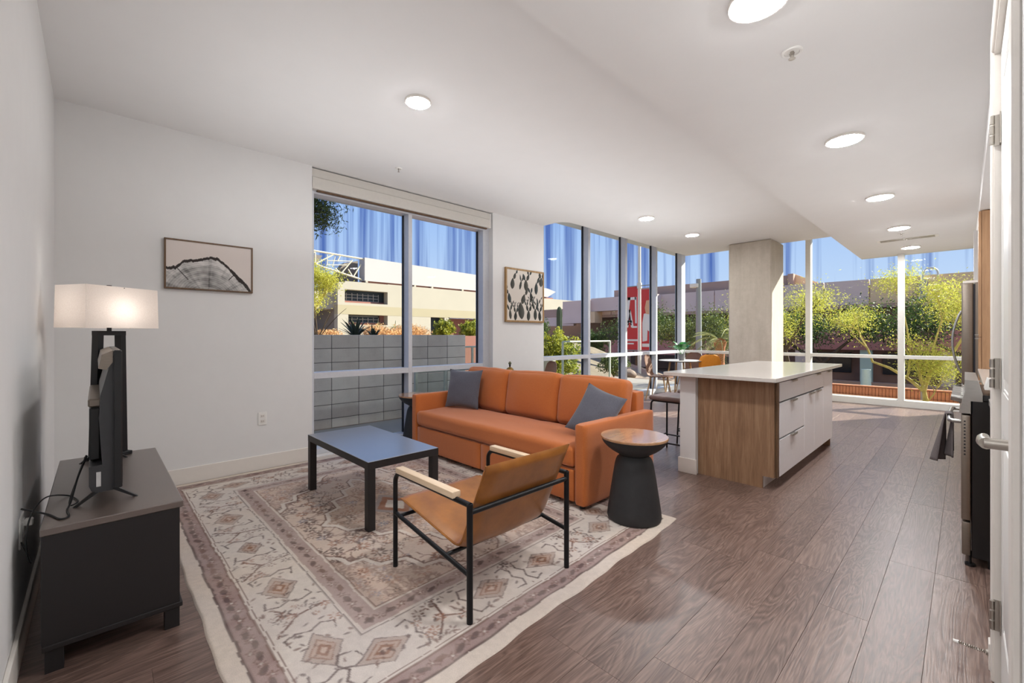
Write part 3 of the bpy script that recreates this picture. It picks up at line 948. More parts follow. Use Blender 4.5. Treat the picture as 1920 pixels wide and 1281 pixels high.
    ins_ = np.clip((np.minimum(mx, my) - .02) / .05, 0, 1)
    mx = mx + wx_ * ins_; my = my + wy_ * ins_
    qi = np.clip((mx / (RW / 2) * 339).round().astype(int), 0, 339); qj = np.clip((my / (RH / 2) * 263).round().astype(int), 0, 263)
    out = C[qi, qj]
    speck = fbm(X, Y, 55, 81)[..., None]; out = out * (0.90 + 0.20 * speck)
    # age and fading differ across the whole rug
    f1 = fbm(X, Y, 1.3, 21)[..., None]; f2 = fbm(X, Y, 9, 31)[..., None]; f3 = fbm(X, Y, 2.1, 41)[..., None]
    out = out * (1 - 0.30 * np.clip(f2 * 1.6 - 0.35, 0, 1)) + np.asarray(CL(206, 192, 182)) * (0.30 * np.clip(f2 * 1.6 - 0.35, 0, 1))
    out = out * (1 - 0.35 * np.clip(f1 * 2.2 - 0.9, 0, 1)) + out * np.asarray([0.86, 0.90, 1.08]) * (0.35 * np.clip(f1 * 2.2 - 0.9, 0, 1))
    out = out * (1 - 0.4 * np.clip(f3 * 2.4 - 1.1, 0, 1)) + out * np.asarray([1.06, 0.93, 0.80]) * (0.4 * np.clip(f3 * 2.4 - 1.1, 0, 1))
    return np.clip(out * 1.0, 0, 1)
def rug_P(us, vs):
    c = [np.array(q) for q in rgc]
    p = ((1 - us) * (1 - vs))[..., None] * c[0] + (us * (1 - vs))[..., None] * c[1] + (us * vs)[..., None] * c[2] + ((1 - us) * vs)[..., None] * c[3]
    # slightly wavy outline
    wv = (0.005 * np.sin(vs * 23 + 1) + 0.003 * np.sin(vs * 61)) * np.clip(us * 12 - 11, 0, 1)
    wy = (0.003 * np.sin(us * 31) + 0.002 * np.sin(us * 77)) * (np.clip(1 - vs * 16, 0, 1) + np.clip(vs * 16 - 15, 0, 1))
    e = np.minimum(np.minimum(us, 1 - us) * RW, np.minimum(vs, 1 - vs) * RH)
    z = 0.0075 * np.clip(e / 0.008, 0, 1) ** 0.5 + 0.0004
    return np.stack([p[..., 0] + wv, p[..., 1] + wy, z], -1)
rug = paint_obj('area_rug', 'rug_pile', rug_P, rug_colour, 600, 466)
tag(rug, 'faded cream and brown patterned area rug under the sofa and coffee table', 'rug')
RZ = 0.009

# ================================================================== SOFA
SF = (-3.01, 3.0, 0)
sofa = thing('sofa', 'burnt orange three-seat sofa with block arms standing on the rug', 'sofa', SF)
def sb(name, c, size, r, mtl='orange_fabric', par=sofa, off=SF, **kw):
    b = B(off); softbox(b, c, size, r, **kw)
    return b.build(name, mtl, par, 60)
x0, x1 = -4.17, -1.85
yf, yb = 2.48, 3.47
b = B(SF); b.box(x0 + 0.09, x1 - 0.09, yf + 0.045, yb - 0.02, 0.045, 0.285, 0.006)
b.build('frame', 'orange_fabric', sofa)
for nm, xa in (('arm', x0), ('arm', x1 - 0.095)):
    sb('arm', (xa + 0.0475, (yf + yb) / 2 - 0.002, 0.325), (0.095, yb - yf, 0.585), 0.022, n=10, wr=0.002, bulge=(0.0, 0, 0.0))
midx = (x0 + x1) / 2
for a, c in ((x0 + 0.105, midx - 0.004), (midx + 0.004, x1 - 0.105)):
    sb('drawer_front', ((a + c) / 2, yf + 0.03, 0.165), (c - a, 0.05, 0.235), 0.012, n=8)
sb('seat_cushion', (midx, (yf + 0.01 + 3.06) / 2 - 0.005, 0.372), (x1 - x0 - 0.20, 0.60, 0.158), 0.045, n=26, wr=0.006, bulge=(0, 0, 0.012), wscale=7)
sb('seat_deck', (midx, 3.12, 0.33), (x1 - x0 - 0.20, 0.35, 0.10), 0.02, n=8)
sb('back_frame', (midx, yb - 0.07, 0.52), (x1 - x0 - 0.19, 0.14, 0.50), 0.02, n=10)
cw = (x1 - x0 - 0.20) / 3
for k in range(3):
    cx = x0 + 0.10 + cw * (k + 0.5)
    sb('back_cushion', (cx, 3.205, 0.655), (cw + 0.004, 0.17, 0.455), 0.055, n=20, wr=0.009, seed=k + 2,
       bulge=(0.0, 0.040, 0.012), rot=Euler((R_(-9), 0, R_([-1.5, 0, 1.0][k]))), wscale=6)
for xa in (x0 + 0.06, x1 - 0.06):
    for ya in (yf + 0.05, yb - 0.06):
        z0 = RZ if ya < 2.8 else 0
        B(SF).cyl((xa, ya, z0), (xa, ya, 0.05), 0.020, 0.024, 14).build('foot', 'black_plastic', sofa)

def mtx(loc, rx, ry, rz):
    return Matrix.Translation(Vector(loc)) @ Euler((rx, ry, rz)).to_matrix().to_4x4()
pl = B((-3.78, 2.80, 0.46)); pillow(pl, 0.43, 0.43, 0.13, mtx((-3.83, 2.93, 0.668), R_(76), 0, R_(20)), seed=1.3)
tag(pl.build('throw_pillow', 'grey_linen', None, 60), 'charcoal linen throw pillow leaning at the left end of the sofa', 'pillow', 'grey linen pillows on the sofa')
pl = B((-2.1, 2.95, 0.46)); PA_, PD_, PB_ = Vector((-2.165, 3.015, 0.855)), Vector((-2.20, 2.735, 0.515)), Vector((-1.955, 3.09, 0.775))
ex_ = (PA_ - PD_).normalized(); ey_ = (PB_ - PA_); ey_ = (ey_ - ex_ * ey_.dot(ex_)).normalized(); ez_ = ex_.cross(ey_)
mp_ = Matrix((ex_, ey_, ez_)).transposed().to_4x4(); mp_.translation = (PA_ + PD_) / 2 + ey_ * 0.155 + Vector((0.0, -.03, .0))
pillow(pl, 0.44, 0.34, 0.12, mp_, seed=4.1)
tag(pl.build('throw_pillow', 'grey_linen', None, 60), 'grey linen throw pillow propped on its corner against the right sofa arm', 'pillow', 'grey linen pillows on the sofa')

# ================================================================== COFFEE TABLE
CT = (-3.14, 1.50, RZ)
t = thing('coffee_table', 'low black rectangular coffee table with square legs on the rug', 'coffee table', CT)
X0, X1, Y0, Y1, ZT = -3.68, -2.605, 1.238, 1.765, 0.452
B(CT).box(X0, X1, Y0, Y1, ZT - 0.05, ZT, 0.002).build('tabletop', 'table_top_sheen', t)
B(CT).box(X0 - .0006, X1 + .0006, Y0 - .0006, Y1 + .0006, ZT - 0.0495, ZT - 0.0025).build('edge_band', 'black_wood', t, smooth=None)
for xa in (X0, X1 - 0.05):
    for ya in (Y0, Y1 - 0.05):
        B(CT).box(xa, xa + 0.05, ya, ya + 0.05, RZ, ZT - 0.05, 0.001).build('leg', 'black_wood', t)

# ================================================================== SIDE TABLES
def side_table(loc, label):
    t = thing('side_table', label, 'side table', loc, 0, 'round side tables flanking the sofa')
    B().lathe([(0.168, 0.0), (0.176, 0.006), (0.180, 0.02), (0.176, 0.06), (0.160, 0.17), (0.143, 0.28), (0.128, 0.37), (0.121, 0.395), (0.112, 0.412), (0.101, 0.422), (0.0965, 0.43)], n=56).build('base', 'black_concrete', t, 30)
    B().lathe([(0.092, 0.428), (0.100, 0.437), (0.118, 0.446), (0.152, 0.466), (0.184, 0.491), (0.205, 0.514), (0.215, 0.531), (0.218, 0.540), (0.216, 0.545)], n=56).build('bowl', 'black_concrete', t, 30)
    B().lathe([(0.214, 0.545), (0.223, 0.546), (0.224, 0.550), (0.224, 0.559), (0.222, 0.562), (0.0, 0.5622)], n=56, cap=False).build('top', 'side_table_wood', t, 30)
    return t
st0 = side_table((-1.566, 2.655, RZ), 'round side table with wood top on flared black base, at the right sofa arm')
dup(st0, (-4.395, 2.70, RZ), 0, 'round wood-topped black side table between the left sofa arm and the window')

# ================================================================== ARMCHAIR
AC = (-1.80, 1.50, RZ)
ac = thing('armchair', 'tan leather sling armchair with black tube frame and pale wood armrests', 'armchair', AC)
zt = 0.518; tr = 0.0125
for k, y in enumerate((1.165, 1.822)):
    xf, xr = -2.125, -1.48
    # front leg bends over into the arm tube
    arc = [(xf + 0.055 * (1 - math.cos(a)), y, zt - 0.055 + 0.055 * math.sin(a)) for a in [PI / 2 * i / 6 for i in range(7)]]
    B(AC).tube([(xf, y, RZ), (xf, y, 0.25)] + arc + [(xr + 0.004, y, zt)], tr, 12).build('side_frame', 'black_metal', ac)
    B(AC).tube([(xr, y, RZ), (xr, y, zt + 0.006)], tr + 0.0015, 12).build('rear_leg', 'black_metal', ac)
    B(AC).tube([(xf, y, 0.298), (xr, y, 0.214)], tr * 0.9, 12).build('side_rail', 'black_metal', ac)
    b = B(AC).box(-2.085, -1.575, y - 0.023, y + 0.023, zt + 0.006, zt + 0.036, 0.004, 2)
    b.build('armrest', 'beech', ac)
B(AC).tube([(-1.48, 1.165, 0.486), (-1.48, 1.822, 0.486)], 0.012, 12).build('back_bar', 'black_metal', ac)
B(AC).tube([(-2.08, 1.165, 0.293), (-2.08, 1.822, 0.293)], 0.010, 10).build('cross_bar', 'black_metal', ac)
B(AC).tube([(-1.66, 1.165, 0.238), (-1.66, 1.822, 0.238)], 0.010, 10).build('cross_bar', 'black_metal', ac)
# sling: profile in x,z
front = Vector((-2.155, 0.355)); low = Vector((-1.618, 0.268)); topb = Vector((-1.428, 0.688))
def sling_pt(s):
    # s in 0..1 : seat front -> low -> back top, rounded at the bend
    L1 = (low - front).length; L2 = (topb - low).length; Lt = L1 + L2
    q = s * Lt; r = 0.05
    def line(q):
        return front + (low - front) * (q / L1) if q < L1 else low + (topb - low) * ((q - L1) / L2)
    if abs(q - L1) < r:
        a = line(L1 - r); c = line(L1 + r); tt = (q - L1 + r) / (2 * r)
        return a * (1 - tt) ** 2 + low * 2 * tt * (1 - tt) + c * tt * tt
    return line(q)
b = B(AC)
ns, nw = 46, 14
TH = 0.042
def sl(s, wv, side):
    p = sling_pt(s); e = 0.01
    a = sling_pt(max(0, s - e)); c = sling_pt(min(1, s + e)); tdir = (c - a).normalized()
    nrm = Vector((-tdir.y, tdir.x))
    ee = min(1, min(s, 1 - s) / 0.03); we = min(1, min(wv, 1 - wv) / 0.05)
    th = TH * 0.5 * math.sqrt(max(0, 1 - (1 - ee) ** 2)) * (0.25 + 0.75 * math.sqrt(max(0, 1 - (1 - we) ** 2)))
    sag = -0.012 * math.sin(PI * wv) * math.sin(PI * min(1, s * 1.3)) * (1 if s < 0.55 else 0.6)
    bow = 0.006 * math.sin(PI * wv)
    p2 = p + nrm * (side * th + sag)
    y = 1.215 + (1.775 - 1.215) * wv
    return (p2.x, y, p2.y)
V1 = b.grid(lambda u, v: sl(u, v, 1), ns, nw)
V2 = b.grid(lambda u, v: sl(u, v, -1), ns, nw)
for j in range(nw):
    for i in (0, ns):
        b.bm.faces.new((V1[i][j], V1[i][j + 1], V2[i][j + 1], V2[i][j])) if (V1[i][j].co - V2[i][j].co).length > 1e-5 else None
for i in range(ns):
    for j in (0, nw):
        try: b.bm.faces.new((V1[i][j], V1[i + 1][j], V2[i + 1][j], V2[i][j]))
        except Exception: pass
slg = b.build('sling_seat', 'tan_leather', ac, 50)
for wv in (0.0, 1.0):
    y = 1.213 if wv == 0 else 1.777
    pts = [(sling_pt(i / 40).x, y, sling_pt(i / 40).y) for i in range(41)]
    B(AC).tube(pts, 0.004, 6).build('edge_piping', 'tan_leather', slg)
    slg.children[-1].matrix_parent_inverse = Matrix()

# ================================================================== TV STAND, TV, LAMP, CABLES
TS = (-2.95, 0.06, 0)
t = thing('tv_stand', 'low espresso-black wood television stand against the left wall', 'tv stand', TS)
sx0, sx1, sy0, sy1, sz = -3.56, -2.335, -0.150, 0.272, 0.541
B(TS).box(sx0, sx1, sy0, sy1, sz - 0.028, sz, 0.003).build('top_panel', 'black_wood_top_lit', t)
B(TS).box(sx0 + .008, sx0 + .026, sy0 + .005, sy1 - .012, 0.105, sz - .028).build('side_panel', 'black_wood', t)
B(TS).box(sx1 - .026, sx1 - .008, sy0 + .005, sy1 - .012, 0.105, sz - .028).build('side_panel', 'black_wood', t)
B(TS).box(sx0 + .003, sx1 - .003, sy0 + .005, sy1 - .002, 0.085, 0.105, 0.002).build('bottom_panel', 'black_wood', t)
B(TS).box(sx0 + .026, sx1 - .026, sy0 + .002, sy0 + .008, 0.10, sz - .03).build('back_panel', 'dark_grey_plastic', t)
B(TS).box(-2.962, -2.944, sy0 + .01, sy1 - .03, 0.105, sz - .028).build('divider', 'black_wood', t)
for a, c in ((sx0 + .027, -2.951), (-2.949, sx1 - .027)):
    d = B(TS).box(a, c, sy1 - .028, sy1 - .012, 0.107, sz - .030, 0.002).build('door', 'black_wood', t)
    B().box(((c if c < -2.9 else a) + (-.05 if c < -2.9 else .05)) - TS[0] - .006, ((c if c < -2.9 else a) + (-.05 if c < -2.9 else .05)) - TS[0] + .006, sy1 - .012 - TS[1], sy1 + .004 - TS[1], 0.26, 0.38, 0.002).build('handle', 'black_metal', d)
for xa in (sx0 + .012, sx1 - .062):
    for ya in (sy0 + .012, sy1 - .062):
        B(TS).prism([(xa, ya), (xa + .05, ya), (xa + .05, ya + .05), (xa, ya + .05)], 'z', 0.0, 0.085).build('foot', 'black_wood', t, smooth=None)

TV = (-2.94, 0.05, sz)
tv = thing('television', 'flat black television seen from its end on the tv stand', 'television', TV)
B(TV).box(-3.42, -2.46, 0.052, 0.080, 0.612, 1.190, 0.004).build('panel', 'black_plastic', tv)
B(TV).box(-3.412, -2.468, 0.0802, 0.0806, 0.628, 1.182).build('screen', 'glass_dark', tv, smooth=None)
# rear housing: tapered shell with lighter top lip
b = B(TV)
pr = [(0.052, 0.604), (0.0, 0.604), (-0.014, 0.612), (-0.022, 0.635), (-0.022, 0.712), (0.018, 0.716), (0.014, 0.78), (0.008, 0.9), (0.012, 1.0), (0.034, 1.10), (0.052, 1.17)]
b.prism([(y, z) for y, z in pr], 'x', -3.36, -2.475)
b.build('rear_housing', 'dark_grey_plastic', tv)
B(TV).box(-3.30, -2.56, -0.022, 0.014, 0.72, 0.945, 0.006).build('electronics_cover', 'black_plastic', tv)
B(TV).box(-3.30, -2.56, -0.026, 0.016, 0.946, 0.982, 0.006).build('cover_lip', 'steel_dark', tv)
B(TV).prism([(0.050, 1.189), (0.016, 1.172), (0.006, 1.115), (0.030, 1.108), (0.050, 1.14)], 'x', -3.40, -2.468).build('top_lip', 'steel_dark', tv)
B(TV).box(-2.474, -2.4735, 0.0, 0.014, 0.628, 0.688).build('rating_label', 'silver_label', tv, smooth=None)
for xa in (-2.545, -3.395):
    b = B(TV)
    b.prism([(-0.070, sz), (-0.058, sz), (0.012, 0.592), (0.050, 0.592), (0.122, sz), (0.134, sz), (0.056, 0.605), (0.006, 0.605)], 'x', xa - .010, xa + .010)
    b.build('foot', 'black_plastic', tv, smooth=None)

LP = (-3.47, 0.055, sz)
lp = thing('table_lamp', 'table lamp with white box shade and open black frame on the tv stand', 'lamp', LP, R_(32))
B().box(-.055, .055, -.092, .088, 0, .022, .003).build('base', 'black_metal', lp)
b = B()
zt_, zb_ = 0.712, 0.022
for s in (-1, 1):
    b.prism([(s * .080, zb_), (s * .054, zb_), (s * .044, zt_), (s * .070, zt_)] if s > 0 else [(-.062, zb_), (-.088, zb_), (-.070, zt_), (-.044, zt_)], 'x', -.026, .026)
b.prism([(-.071, zt_), (.071, zt_), (.071, zt_ + .026), (-.071, zt_ + .026)], 'x', -.026, .026)
b.build('frame', 'black_metal', lp, smooth=None)
B().cyl((0, 0, zt_ + .026), (0, 0, 0.80), .011, n=14).build('neck', 'black_metal', lp)
B().cyl((0, 0, 0.98), (0, 0, 1.005), .012, n=12).build('finial', 'black_metal', lp)
b = B()
sh = [(-.12, -.19), (.12, -.19), (.12, .19), (-.12, .19)]
for i in range(4):
    p0, p1 = sh[i], sh[(i + 1) % 4]
    q0, q1 = (p0[0] * .97, p0[1] * .98), (p1[0] * .97, p1[1] * .98)
    b.bm.faces.new([b.bm.verts.new(v_) for v_ in ((p0[0], p0[1], .755), (p1[0], p1[1], .755), (q1[0], q1[1], .99), (q0[0], q0[1], .99))])
shade = b.build('lamp_shade', 'lamp_shade_fabric', lp, smooth=None)
B().cyl((-.12, 0, .985), (.12, 0, .985), .002, n=6).cyl((0, -.185, .985), (0, .185, .985), .002, n=6).build('spider', 'black_metal', shade)
B().lathe([(0.012, .80), (.028, .83), (.032, .86), (.024, .89), (.004, .905)], n=20).build('bulb', 'bulb_glow', lp)

def cable(name, pts, r, label, cat='cable'):
    cu = []
    P = [Vector(q) for q in pts]
    for i in range(len(P) - 1):
        a, b0_, c_, d_ = P[max(0, i - 1)], P[i], P[i + 1], P[min(len(P) - 1, i + 2)]
        for k in range(8):
            t_ = k / 8
            cu.append(0.5 * ((2 * b0_) + (-a + c_) * t_ + (2 * a - 5 * b0_ + 4 * c_ - d_) * t_ ** 2 + (-a + 3 * b0_ - 3 * c_ + d_) * t_ ** 3))
    cu.append(P[-1])
    off = P[0]
    o = B(off).tube(cu, r, 8).build(name, 'black_plastic')
    return tag(o, label, cat)
cz = sz + .004
cable('power_cable', [(-2.60, -0.03, 0.74), (-2.58, -0.055, 0.66), (-2.545, -0.075, 0.57), (-2.50, -0.085, cz + .003), (-2.43, -0.078, cz), (-2.41, -0.10, cz), (-2.50, -0.135, cz), (-2.56, -0.185, 0.555), (-2.60, -0.2150, 0.56)], 0.0035,
      'thick black power cable running from the television across the stand top')
cable('signal_cable', [(-2.68, -0.03, 0.72), (-2.62, -0.07, 0.60), (-2.56, -0.08, cz + .006), (-2.60, -0.055, cz + .006), (-2.74, -0.09, cz), (-2.66, -0.15, 0.575), (-2.52, -0.180, 0.56), (-2.43, -0.19, 0.50), (-2.42, -0.185, 0.42), (-2.46, -0.18, 0.39), (-2.56, -0.2120, 0.44)], 0.0028,
      'thin looped black cable hanging down behind the tv stand')
wp = thing('wall_outlet', 'white wall outlet with plugs on the left wall behind the tv stand', 'outlet', (-2.62, YL, 0.47))
B().box(-.06, .06, 0, .006, -.06, .06, .002).build('plate', 'white_plastic', wp)
for xx in (-.03, .03):
    B().box(xx - .017, xx + .017, .006, .009, -.038, .038, .002).build('socket', 'white_plastic', wp)
B().box(-.045, -.015, .009, .034, .006, .034, .004).build('plug', 'white_plastic', wp)
wp = thing('wall_outlet', 'white duplex outlet on the window wall left of the big window', 'outlet', (XW, 1.125, 0.475))
B().box(0, .006, -.036, .036, -.060, .060, .002).build('plate', 'white_plastic', wp)
for zz in (-.024, .024):
    o = B().box(.006, .009, -.017, .017, zz - .014, zz + .014, .003).build('socket', 'trim_paint', wp)
    B().box(.0091, .0094, -.008, -.005, zz - .006, zz + .007).box(.0091, .0094, .005, .008, zz - .006, zz + .007).build('slot', 'black_plastic', o, smooth=None)

# ================================================================== PICTURES
def frame_on_wall(name, label, y0, y1, z0, z1, fm, fw, depth, colfn, nu, nv):
    c = (XW, (y0 + y1) / 2, (z0 + z1) / 2)
    t = thing(name, label, 'picture', c)
    for q in ((y0, y1, z1 - fw, z1), (y0, y1, z0, z0 + fw), (y0, y0 + fw, z0 + fw, z1 - fw), (y1 - fw, y1, z0 + fw, z1 - fw)):
        B(c).box(XW + .001, XW + depth, q[0], q[1], q[2], q[3], .001).build('frame_bar', fm, t)
    def P(u, v):
        return np.stack([np.full_like(u, depth - .008), (y0 + fw + (y1 - y0 - 2 * fw) * u) - c[1], (z0 + fw + (z1 - z0 - 2 * fw) * v) - c[2]], -1)
    paint_obj('canvas', 'art_print', P, colfn, nu, nv, t)
    return t
def tree_ring(u, v):
    x = u * 1.55; y = v
    bg_ = CL(218, 208, 202); C = np.zeros(u.shape + (3,)); C[:] = bg_
    # bark outline (top of the stump) as a function of u
    ku = np.array([0, .10, .13, .20, .32, .42, .50, .57, .63, .68, .72, .78, .84, .90, .95, 1.0])
    kv = np.array([.42, .46, .50, .60, .63, .69, .73, .72, .66, .60, .52, .44, .34, .24, .16, .0])
    top = np.interp(u, ku, kv) + 0.022 * (vnoise(u * 40, u * 0, 1, 3) - .5) + 0.018 * (vnoise(u * 90, u * 0, 1, 4) - .5)
    inner = top - 0.05 - 0.03 * vnoise(u * 18, v * 0, 1, 7) - 0.05 * np.clip((u - .62) * 4, 0, 1)
    cx, cy = 0.72, -0.25
    ang = np.arctan2(y - cy, x - cx); rad = np.hypot(x - cx, y - cy)
    rr_ = rad + 0.02 * vnoise(ang * 3 + 10, rad * 4, 1, 8)
    rings_ = 0.5 + 0.5 * np.sin(rr_ * 150) ; rings2 = 0.5 + 0.5 * np.sin(rr_ * 47 + 1)
    tone = 0.36 + 0.10 * rings_ + 0.10 * rings2 + 0.26 * (fbm(u * 8, v * 8, 1, 12) - .5) * 2 - 0.16 * np.clip(1.1 - rad * 1.2, 0, 1)
    rays = (vnoise(ang * 26 + 40, rad * 1.2, 1, 15) > 0.80) * 0.10
    tone = np.clip(tone - rays + 0.12 * np.clip((inner - v) < .12, 0, 1), 0.05, 0.7)
    ins = v < inner
    C[ins] = (tone[..., None] * np.array([1.0, .97, .94]))[ins]
    bark = (v >= inner) & (v < top)
    C[bark] = CL(58, 52, 50)
    for a0, r0, r1 in ((0.9, 0.62, 1.0), (2.25, 0.55, 0.95)):
        m_ = (np.abs(ang - a0) * rad < 0.008) & (rad > r0) & ins
        C[m_] = CL(56, 50, 48)
    return C
frame_on_wall('framed_picture', 'wide framed print of a black and white tree trunk slice above the tv corner', 0.401, 1.040, 1.642, 2.058, 'frame_wood_dark', 0.012, 0.030, tree_ring, 190, 124)
def cactus_print(u, v):
    C = np.zeros(u.shape + (3,)); C[:] = CL(216, 208, 198)
    def pad(x, y, L, wd, ang, c):
        # paddle from (x,y) up, ang from vertical
        dx, dy = math.sin(ang), math.cos(ang)
        a = (u - x) * 1.02 * dx + (v - y) * dy; s_ = (u - x) * 1.02 * dy - (v - y) * dx
        t_ = np.clip(a / L, 0, 1)
        w_ = wd * np.sin(PI * np.clip(t_, 0.02, 1) ** 0.8) ** 0.8
        m_ = (a > 0) & (a < L) & (np.abs(s_) < w_)
        sh_ = np.clip(0.8 + 0.5 * (s_ / (wd + 1e-6)), .5, 1.4)[..., None]
        C[m_] = (np.asarray(c) * sh_)[m_]
        return x + dx * L * .96, y + dy * L * .96
    r2 = random.Random(5)
    gs = [CL(70, 72, 68), CL(58, 60, 56), CL(84, 84, 78), CL(66, 74, 74)]
    def plant(x, y, k, L, wd, ang):
        a, b_ = pad(x, y, L, wd, ang, r2.choice(gs))
        if k:
            for s_ in (-1, 1):
                if r2.random() < 0.85: plant(a + s_ * wd * .5, b_ - L * .06, k - 1, L * r2.uniform(.55, .75), wd * .62, ang * .4 + s_ * r2.uniform(.25, .5))
    for x, y, k, L, wd, ang in ((.10, .02, 2, .20, .035, -.1), (.22, .0, 3, .18, .04, .1), (.40, .03, 3, .34, .085, -.12), (.58, .0, 3, .22, .05, .05), (.78, .02, 3, .24, .05, 0), (.92, .0, 2, .22, .045, -.1),
                               (.08, .34, 2, .2, .045, -.15), (.14, .62, 2, .22, .055, .08), (.52, .60, 2, .24, .06, -.05), (.80, .55, 2, .26, .05, .05), (.94, .72, 1, .2, .06, .1), (.68, .40, 1, .2, .04, -.2), (.34, .62, 1, .2, .03, .25)):
        plant(x, y, k, L, wd, ang)
    return C
frame_on_wall('framed_picture', 'framed print of dark prickly pear cactus paddles on the pier between the windows', 4.214, 5.025, 1.452, 2.236, 'frame_wood', 0.025, 0.035, cactus_print, 200, 200)

# ================================================================== ISLAND
IS = (-1.45, 5.0, 0)
isl = thing('kitchen_island', 'kitchen island with wood end panel and pale grey drawers', 'kitchen island', IS)
iy0, iy1 = 3.95, 6.05
b = B(IS).prism([(-1.68, 0), (-1.152, 0), (-1.152, 0.10), (-1.066, 0.10), (-1.066, 0.89), (-1.68, 0.89)], 'y', iy0, iy0 + 0.02)
b.build('end_panel', 'island_wood', isl, smooth=None)
B(IS).box(-1.68, -1.152, iy0 + .02, iy1 - .02, 0.0, 0.10).box(-1.68, -1.075, iy0 + .02, iy1 - .02, 0.10, 0.885).build('carcass', 'cabinet_grey', isl, smooth=None)
B(IS).box(-1.68, -1.066, iy1 - .02, iy1, 0.0, 0.885).build('end_panel', 'island_wood', isl, smooth=None)
fx0, fx1 = -1.064, -1.045
def front(name, ya, yb_, za, zb, handle=None):
    d = B(IS).box(fx0, fx1, ya + .003, yb_ - .003, za, zb, .0015).build(name, 'cabinet_grey', isl)
    if handle:
        hy = handle
        h = B(IS).box(fx1 - .001, fx1 + .022, hy - .075, hy + .075, zb - .001, zb + .003, .001).box(fx1 + .019, fx1 + .022, hy - .075, hy + .075, zb - .012, zb + .003).build('pull', 'nickel', d)
front('drawer', 4.02, 4.80, 0.712, 0.868, 4.40)
front('drawer', 4.02, 4.80, 0.415, 0.698, 4.40)
front('drawer', 4.02, 4.80, 0.102, 0.401, 4.40)
front('drawer', 4.80, 5.59, 0.712, 0.868, 5.30)
front('cabinet_door', 4.80, 5.19, 0.102, 0.698, 5.05)
front('cabinet_door', 5.19, 5.59, 0.102, 0.698, 5.33)
front('cabinet_door', 5.59, 6.04, 0.102, 0.868, 5.82)
B(IS).box(fx0 - .004, fx0 - .001, 4.02, 5.59, 0.10, 0.875).build('finger_gap', 'gasket', isl, smooth=None)
B(IS).box(fx0, fx1 - .004, iy0 + .02, 4.018, 0.10, 0.868).build('filler', 'frame_wood_dark', isl, smooth=None)
ct_ = B((-1.45, 5.05, 0.89)).box(-1.91, -1.0, 3.745, 6.32, 0.89, 0.922, 0.002).build('island_countertop', 'quartz')
tag(ct_, 'glossy off-white stone countertop lying on the kitchen island', 'countertop')
pw = B().box(-1.825, -1.682, 3.90, 6.08, 0.0, 0.889).build('wall_island_back', 'wall_paint', smooth=None)
struct(pw)
bb = B().box(-1.839, -1.668, 3.886, 3.90, 0, 0.135, .003).box(-1.839, -1.825, 3.90, 6.08, 0, 0.135, .003).build('baseboard_island', 'trim_paint')
struct(bb)

# ================================================================== STOOLS
def stool(loc, rz, label):
    t = thing('bar_stool', label, 'stool', loc, rz, 'stools along the island')
    b = B(); softbox(b, (0, 0, 0.600), (0.44, 0.40, 0.052), 0.024, n=12, bulge=(0, 0, 0.004))
    b.build('seat', 'stool_leather', t, 60)
    for s in (-1, 1):
        arc = [(-.20 + .035 * (1 - math.cos(a)), s * .175, .555 + .035 * math.sin(a) - .02) for a in [PI / 2 * i / 5 for i in range(6)]]
        B().tube([(-.215, s * .20, 0), (-.20, s * .175, .535)] + arc[1:] + [(.155, s * .175, .570)], .0095, 10).build('side_frame', 'black_metal', t)
        B().tube([(.175, s * .20, 0), (.16, s * .175, .565)], .0095, 10).build('leg', 'black_metal', t)
        B().tube([(-.211, s * .195, .15), (.171, s * .195, .15)], .008, 8).build('rung', 'black_metal', t)
    B().tube([(-.209, -.193, .165), (-.209, .193, .165)], .008, 8).build('rung', 'black_metal', t)
    B().tube([(.170, -.193, .19), (.170, .193, .19)], .008, 8).build('rung', 'black_metal', t)
    return t
s0 = stool((-2.10, 4.42, 0), 0, 'nearest backless brown stool with black tube legs at the island')
dup(s0, (-2.10, 5.07, 0), 0, 'second brown stool at the island, mostly hidden behind the nearest one')

# ================================================================== DINING SET
def dining_chair(loc, rz, label, leather):
    t = thing('dining_chair', label, 'chair', loc, rz, 'moulded dining chairs')
    # faces +x ; shell = seat + curved back
    b = B()
    prof = [(0.235, .448), (0.20, .462), (0.10, .462), (0.0, .456), (-0.10, .456), (-0.165, .470), (-0.200, .510), (-0.222, .570), (-0.245, .66), (-0.268, .76), (-0.285, .84), (-0.290, .875)]
    hw = [.16, .20, .222, .225, .215, .20, .19, .195, .205, .20, .165, .09]
    def shell(sd):
        def fn(u, v):
            k = u * (len(prof) - 1); i = min(int(k), len(prof) - 2); f = k - i
            x = prof[i][0] * (1 - f) + prof[i + 1][0] * f; z = prof[i][1] * (1 - f) + prof[i + 1][1] * f
            h_ = hw[i] * (1 - f) + hw[i + 1] * f
            wv = 2 * v - 1
            back = max(0, min(1, (k - 5) / 3))
            return (x + back * .035 * wv * wv + sd * .009 * back, wv * h_, z + (1 - back) * (.016 * wv * wv - sd * .011))
        return fn
    A = b.grid(shell(0), 33, 12); C = b.grid(shell(1), 33, 12)
    for i in range(33):
        for j in (0, 12): b.bm.faces.new((A[i][j], A[i + 1][j], C[i + 1][j], C[i][j]))
    for j in range(12):
        for i in (0, 33): b.bm.faces.new((A[i][j], A[i][j + 1], C[i][j + 1], C[i][j]))
    b.build('shell', leather, t, 50)
    for sx_ in (-1, 1):
        for sy_ in (-1, 1):
            B().cyl((sx_ * .12 - .01, sy_ * .13, .455), (sx_ * .20 - .01, sy_ * .20, 0), .015, .010, 10).build('leg', 'chair_wood', t)
    B().box(-.14, .12, -.012, .012, .435, .452, .002).box(-.14, -.115, -.13, .13, .435, .452, .002).box(.095, .12, -.13, .13, .435, .452, .002).build('under_frame', 'black_metal', t)
    return t
